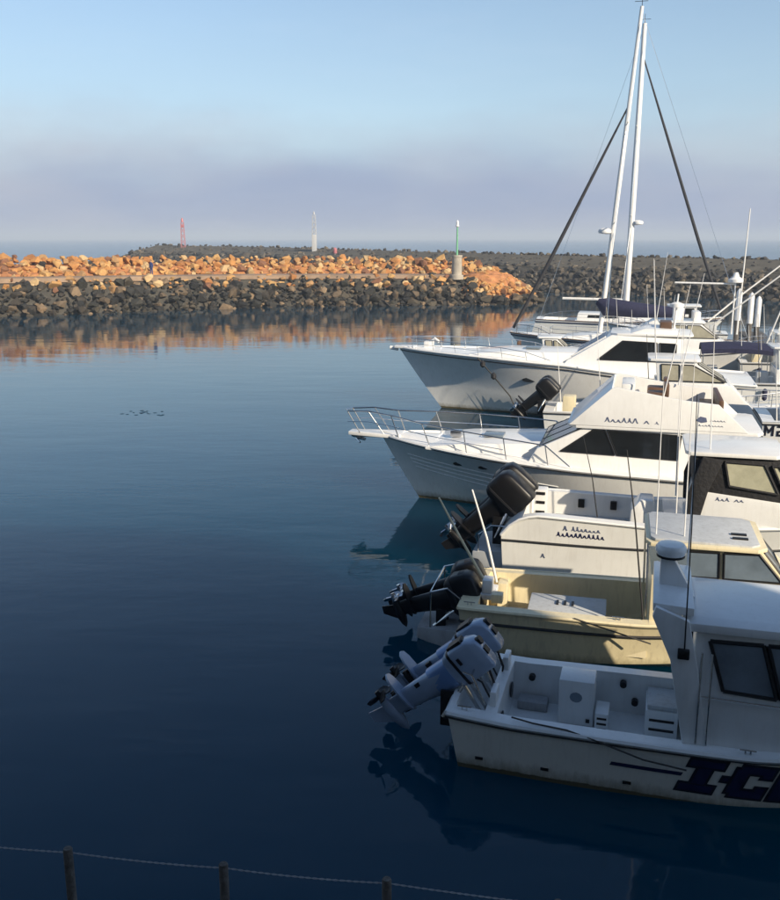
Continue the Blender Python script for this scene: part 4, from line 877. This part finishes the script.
bS, hS = cabin_boat('motor_boat', (7.4, 56.6, 0), -13, 'small white day boat with a brown cockpit seat under the leaning furled headsail', 4.9, 2.0, .9, 1.2, 1.5, 2.1, (2.0, 2.9, 3.6), brown=True, glass='tanglass')
bT, hT = cabin_boat('motor_boat', (24.4, 66.6, 0), 165, 'white cabin boat with dark windows moored between the two sailing yachts', 8.4, 2.9, 1.3, 1.8, 2.2, 3.2, (2.2, 4.0, 5.2))
bV, hV = cabin_boat('motor_boat', (27.4, 63.0, 0), -15, 'white boat with a navy canopy across the pontoon from the piles', 7.5, 2.6, 1.1, 1.5, 1.8, 2.5, (2.6, 4.0, 5.0), canopy=(.3, 2.6, 2.9))
rr = random.Random(5)
for bt, zb, n_ in ((bJ, 2.0, 5), (bI, 1.0, 4), (bK, 1.2, 5), (bN, 1.3, 5), (bH, 1.9, 2), (bE, 1.3, 3), (bT, 1.3, 5), (bV, 1.1, 4)):    # rods standing in their holders
    for k in range(n_):
        x = rr.uniform(.3, 4.2); y = rr.choice((-1, 1)) * rr.uniform(.7, 1.05); l_ = rr.uniform(1.8, 3.4)
        MB().tube([(x, y, zb), (x - .1 * l_, y * 1.05, zb + l_)], [.025, .008], 5).build('fishing_rod', rr.choice(('paint', 'alu', 'rubber', 'cream')), bt)
    MB().box(.7, 1.2, -.5, .1, zb * .9, zb + .5).build('deck_locker', rr.choice(('paint', 'cream', 'linergrey')), bt, bevel=.04)
    for k in range(3):
        x = 1.0 + 1.5 * k; MB().lathe([(.03, -.3), (.11, -.22), (.12, .2), (.04, .28)], (x, -1.42 if bt is not bJ else -1.75, zb * .62), 10).build('fender', rr.choice(('paint', 'canvas')), bt)
for x, y, lb in ((25.3, 58.6, 'white power pedestal standing on the pontoon by the moored boat'), (26.9, 65.0, 'white power pedestal standing on the pontoon by the piles')):
    pd = empty('power_pedestal', (x, y, .45), -15, lb, 'pedestal'); MB().box(-.16, .16, -.14, .14, 0, 1.1).build('cabinet', 'paint', pd, bevel=.03); MB().lathe([(.1, 1.1), (.13, 1.13), (.13, 1.3), (.05, 1.42)], n=12).build('lamp_head', 'paint', pd)
g = MB(); pn = Vector((.259, .966)); q0 = Vector((24.7, 56.8)); q1 = q0 + pn * 20; sd = Vector((.966, -.259)) * .9
pt = empty('floating_pontoon', (q0.x, q0.y, 0), 0, 'long floating pontoon with grey deck running between the moored boats and piles', 'pontoon')
par(MB().loft([[(p.x, p.y, z) for p in (q0 - sd, q0 + sd, q1 + sd, q1 - sd)] for z in (-.25, .34)]).build('float', 'concrete', None, bevel=.03), pt)
par(MB().loft([[(p.x, p.y, z) for p in (q0 - sd, q0 + sd, q1 + sd, q1 - sd)] for z in (.345, .45)]).build('decking', 'wood', None, bevel=.02), pt)
def sailboat(loc, rz, label, L, B, xm, ztop, rake, rm, jibfrac, boom, cover, jibdeck, heel=0):
    b = empty('sailing_yacht', loc, rz, label, 'yacht')
    h = Hull(L, L * .86, B, [(0, 1.35), (L * .45, 1.25), (L, 1.65)], zk=-.7, zc=(-.15, .6), fine=1.9, tw=.75, cb=.8, rake=-.3)
    h.hull('hullwhite', b); h.deck([(0, .6, 'top', 0), (.6, 3.2, 'well', .7), (3.2, L * .998, 'top', 0)], 'white', b, cap=.3, camber=.12)
    h.rail('canvas', b, .05, k=.9, off=.01, name='cove_stripe'); h.rail('brown', b, .04, name='toe_rail', dz=.03)
    house('coachroof', [(3.3, 1.3), (3.4, 1.95), (xm - .5, 1.9), (xm + 2.2, 1.62), (xm + 2.4, 1.4)], lambda z: B * .31 - .15 * (z - 1.3), 'white', b, .06)
    for sg in (1, -1):
        for x in (4.2, 5.6): window([(x, 1.58), (x + .05, 1.78), (x + 1.0, 1.77), (x + 1.05, 1.58)], lambda z: B * .31 - .15 * (z - 1.3), (sg,), b, fr=.015)
    zt = ztop; top = Vector((xm - rake, heel, zt)); base = Vector((xm, 0, 1.6))
    at = lambda f: base.lerp(top, f)
    ms = MB().tube([at(0), at(.5), at(1)], [rm, rm, rm * .72], 12).build('mast', 'alu', b)
    for f, wd in ((.36, 1.25), (.66, 1.0)):
        p = at(f); MB().tube([p + Vector((-.1, -wd, .08)), p, p + Vector((-.1, wd, .08))], .035, 6).build('spreader', 'alu', ms)
    g = MB(); p = at(.335) + Vector((.5, 0, 0)); g.lathe([(.15, -.14), (.4, -.1), (.44, 0), (.4, .14), (.15, .24)], p, 14); g.box(p.x - .46, p.x, p.y - .06, p.y + .06, p.z - .16, p.z - .08); g.build('radar', 'paint', ms)
    g = MB(); g.tube([at(1), at(1) + Vector((0, 0, .7))], .02, 5); g.tube([at(1) + Vector((-.35, 0, .3)), at(1) + Vector((.45, 0, .3))], .018, 5); g.build('masthead_gear', 'black', ms)
    st = MB(); bowp = Vector((L * .985, 0, 1.7)); hd = at(jibfrac)
    jb = MB().tube([bowp + Vector((0, 0, .3)), bowp.lerp(hd, .3), bowp.lerp(hd, .7), hd], [.10, .13, .10, .05], 8).build('furled_sail', 'furled', b)
    for sg in (1, -1):
        for f in (.36, .66, .98):
            wd = {.36: 1.25, .66: 1.0, .98: .06}[f]
            st.tube([(xm - .3, sg * (h.side(h.tx(xm - .3), 1)[1] - .1), 1.4), at(.36) + Vector((-.1, sg * 1.25, .08)), at(f) + Vector((0, sg * .05, 0))] if f > .4 else [(xm - .5, sg * (h.side(h.tx(xm - .5), 1)[1] - .2), 1.4), at(f)], .012, 4)
    st.tube([(.15, 0, 1.4), at(.99)], .012, 4); st.build('rigging_wire', 'steel', b)
    bz = 3.0; bo = MB().tube([at((bz - 1.6) / (zt - 1.6)) + Vector((-.15, 0, 0)), (xm - boom, 0, bz + .05)], .1, 8).build('boom', 'alu', b)
    if cover: MB().tube([(xm + .25, 0, bz + .9), (xm - .3, 0, bz + .55), (xm - boom * .45, 0, bz + .35), (xm - boom * .96, 0, bz + .22)], [.2, .62, .5, .3], 10).build('sail_cover', 'canvas', bo)
    bowrail(h, L * .82, L * .97, .65, b, n=4, name='pulpit'); bowrail(h, .4, L * .82, .6, b, n=9, r=.012, name='lifeline')
    return b
# mast positions follow from where the deck shows behind the yacht
sailboat((23.3, 59.0, 0), 165, 'sailing yacht with a raked mast, dark furled headsail and navy sail cover', 15.6, 4.2, 9.6, 21.9, 1.55, .16, .72, 5.6, True, 0)
sailboat((12.6, 78.5, 0), -15, 'sailing yacht with a thick upright white mast and dark furled headsail', 15.0, 4.3, 7.2, 24.2, -.2, .24, .90, 5.2, False, 0)

# ------------------------------------------------------------------ mooring piles
def pile(loc, zt, label):
    b = empty('mooring_pile', loc, 0, label, 'pile', 'white capped mooring piles')
    MB().lathe([(.17, -3), (.17, zt - 1.9)], n=16).build('shaft', 'wood', b)
    MB().lathe([(.185, zt - 1.95), (.185, zt - .15), (.12, zt), (.02, zt + .1)], n=16).build('cap', 'paint', b)
for x, y, z, lb in ((22.7, 60.2, 4.7, 'tallest white capped mooring pile, next to the outrigger poles'), (23.9, 61.2, 4.4, 'white capped mooring pile standing between two others'), (24.8, 62.2, 4.1, 'shortest white capped mooring pile, beside the upright rigging poles')): pile((x, y, 0), z, lb)

# ------------------------------------------------------------------ quay, fence, unseen building behind the viewpoint that casts the shade
fa = R(-8)
FD = Vector((math.cos(fa), math.sin(fa), 0)); FN = Vector((-math.sin(fa), math.cos(fa), 0)); F0 = Vector((-2.71, 6.74, 0))
def quad_block(name, m, p0, p1, back, z0, z1, parent=None):
    a, b_ = Vector(p0), Vector(p1); n = Vector(FN) * -back
    return MB().loft([[(p.x, p.y, z) for p in (a, b_, b_ + n, a + n)] for z in (z0, z1)]).build(name, m, parent, bevel=.03)
tag(quad_block('quay', 'concrete', F0 - FD * 30 + FN * .22, F0 + FD * 32 + FN * .22, 40, -2, 1.9), kind='structure')
fe = empty('post_and_wire_fence', (F0.x, F0.y, 1.9), 0, 'low fence of weathered round posts strung with wire along the quay edge', 'fence')
tops = []
for k in range(-4, 5):
    p = F0 + FD * (1.355 * k) - F0; z = 1.1 - (.05 if k > 2 else 0) + random.uniform(-.008, .008)
    MB().lathe([(.041, 0), (.039, z - .012), (.033, z)], (p.x, p.y, 0), 12).build('post', 'wood', fe); tops.append(Vector((p.x, p.y, z - .085)))
for hgt in (0, -.6):
    g = MB()
    for a, b_ in zip(tops, tops[1:]):
        sg_ = random.uniform(.006, .02)
        for ph in (0, math.pi):
            pts = []
            for i in range(61):
                f = i / 60; q = a.lerp(b_, f); q.z += hgt - sg_ * 4 * f * (1 - f) + .0045 * math.sin(f * 75 + ph); pts.append(q + FN * (.055 + .0045 * math.cos(f * 75 + ph)))
            g.tube(pts, .0042, 4)
    g.build('wire', 'wire', fe)
for p in tops:
    g = MB(); g.tube([p + FN * .036 + FD * -.02, p + FN * .066, p + FN * .036 + FD * .02], .004, 5); g.build('wire_clip', 'wire', fe)
cnr = Vector((22.1, -5.5, 0))  # unseen building: corner and height shaped to shade the near boats
bl = empty('shade_building', (0, -3, 1.9), 0, 'unseen tall building behind the viewpoint, shaped to shade the near boats', 'building')
def Bq(name, m, u0, u1, v0, v1, z0, z1, parent=bl):   # u along the front from the right corner, v out from the front
    P = [cnr + FD * u + FN * v for u, v in ((u0, v0), (u1, v0), (u1, v1), (u0, v1))]
    return par(MB().loft([[(p.x, p.y, z) for p in P] for z in (z0, z1)]).build(name, m, None, bevel=.02), bl)
Bq('wall', 'render', -52, 0, -14, 0, 1.85, 20.5)
Bq('roof', 'concrete', -52.3, .0, -14.3, .0, 20.5, 20.9)
for k in range(12):
    for z in (3.0, 7.4, 11.6, 15.8): Bq('window', 'glass', -50 + k * 4.2, -48.2 + k * 4.2, -.05, .03, z, z + 1.7)
Bq('balcony', 'concrete', -27, -16, 0.004, 2.6, 6.1, 6.35)

# ------------------------------------------------------------------ morning air
g = MB().box(-6100, 6100, -70, 9100, -4.0, 27)
hz = g.build('haze', 'water', smooth=0); hz['kind'] = 'stuff'
hm = bpy.data.materials.new('haze'); hm.use_nodes = True; t = hm.node_tree; t.nodes.clear()
ho = N(t, 'ShaderNodeOutputMaterial'); hv = N(t, 'ShaderNodeVolumePrincipled', inp={'Color': (0.78, 0.88, 1.0, 1), 'Density': 0.0006, 'Anisotropy': 0.0})
t.links.new(hv.outputs[0], ho.inputs['Volume']); hz.data.materials.clear(); hz.data.materials.append(hm)

# ------------------------------------------------------------------ loose gear lying in the cockpits
def coil(boat, x, y, z, rad, label):
    c = Matrix.Translation(boat.location) @ Matrix.Rotation(boat.rotation_euler.z, 4, 'Z') @ Vector((x, y, z)); rr = random.Random(int(x * 100)); pts = []
    for i in range(70):
        a = i * .45; q = rad * (1 - .3 * (i / 70)) * rr.uniform(.9, 1.08); pts.append((q * math.cos(a), q * math.sin(a) * .85, .016 + .085 * i / 70 + rr.uniform(0, .01)))
    o = MB().tube(pts, .016, 5).build('rope_coil', 'rope'); o.location = c; tag(o, label, 'rope')
bo = [o for o in COL.objects if o.name.startswith('motor_boat')]
coil(bo[0], 1.15, -.35, .264, .2, 'coil of dark rope on the cockpit floor of the boat with silver outboards')
coil(bo[1], 3.1, .15, .331, .2, 'coil of dark rope on the cockpit mat of the cream boat')
coil(bo[2], 1.5, .1, .527, .2, 'coil of dark rope in the cockpit of the white high-sided boat')

# ------------------------------------------------------------------ drifting weed on the open water
rr = random.Random(3); g = MB()
for k in range(22):
    x, y = rr.gauss(0, .5), rr.gauss(0, .3); rd = rr.uniform(.03, .10); n_ = 9; an = rr.uniform(0, 6)
    g.loft([[(x + rd * sc_ * (1 + .35 * math.sin(3 * j + an)) * math.cos(j * 2 * math.pi / n_), y + rd * sc_ * .7 * math.sin(j * 2 * math.pi / n_), z) for j in range(n_)] for sc_, z in ((1, -.03), (1.0, .006 + .001 * k / 3), (.5, .016 + .001 * k / 3))])
o = g.build('floating_weed', 'weed'); o.location = (-11.55, 42.3, 0); tag(o, 'small dark patch of weed drifting on the open harbour water', 'weed')
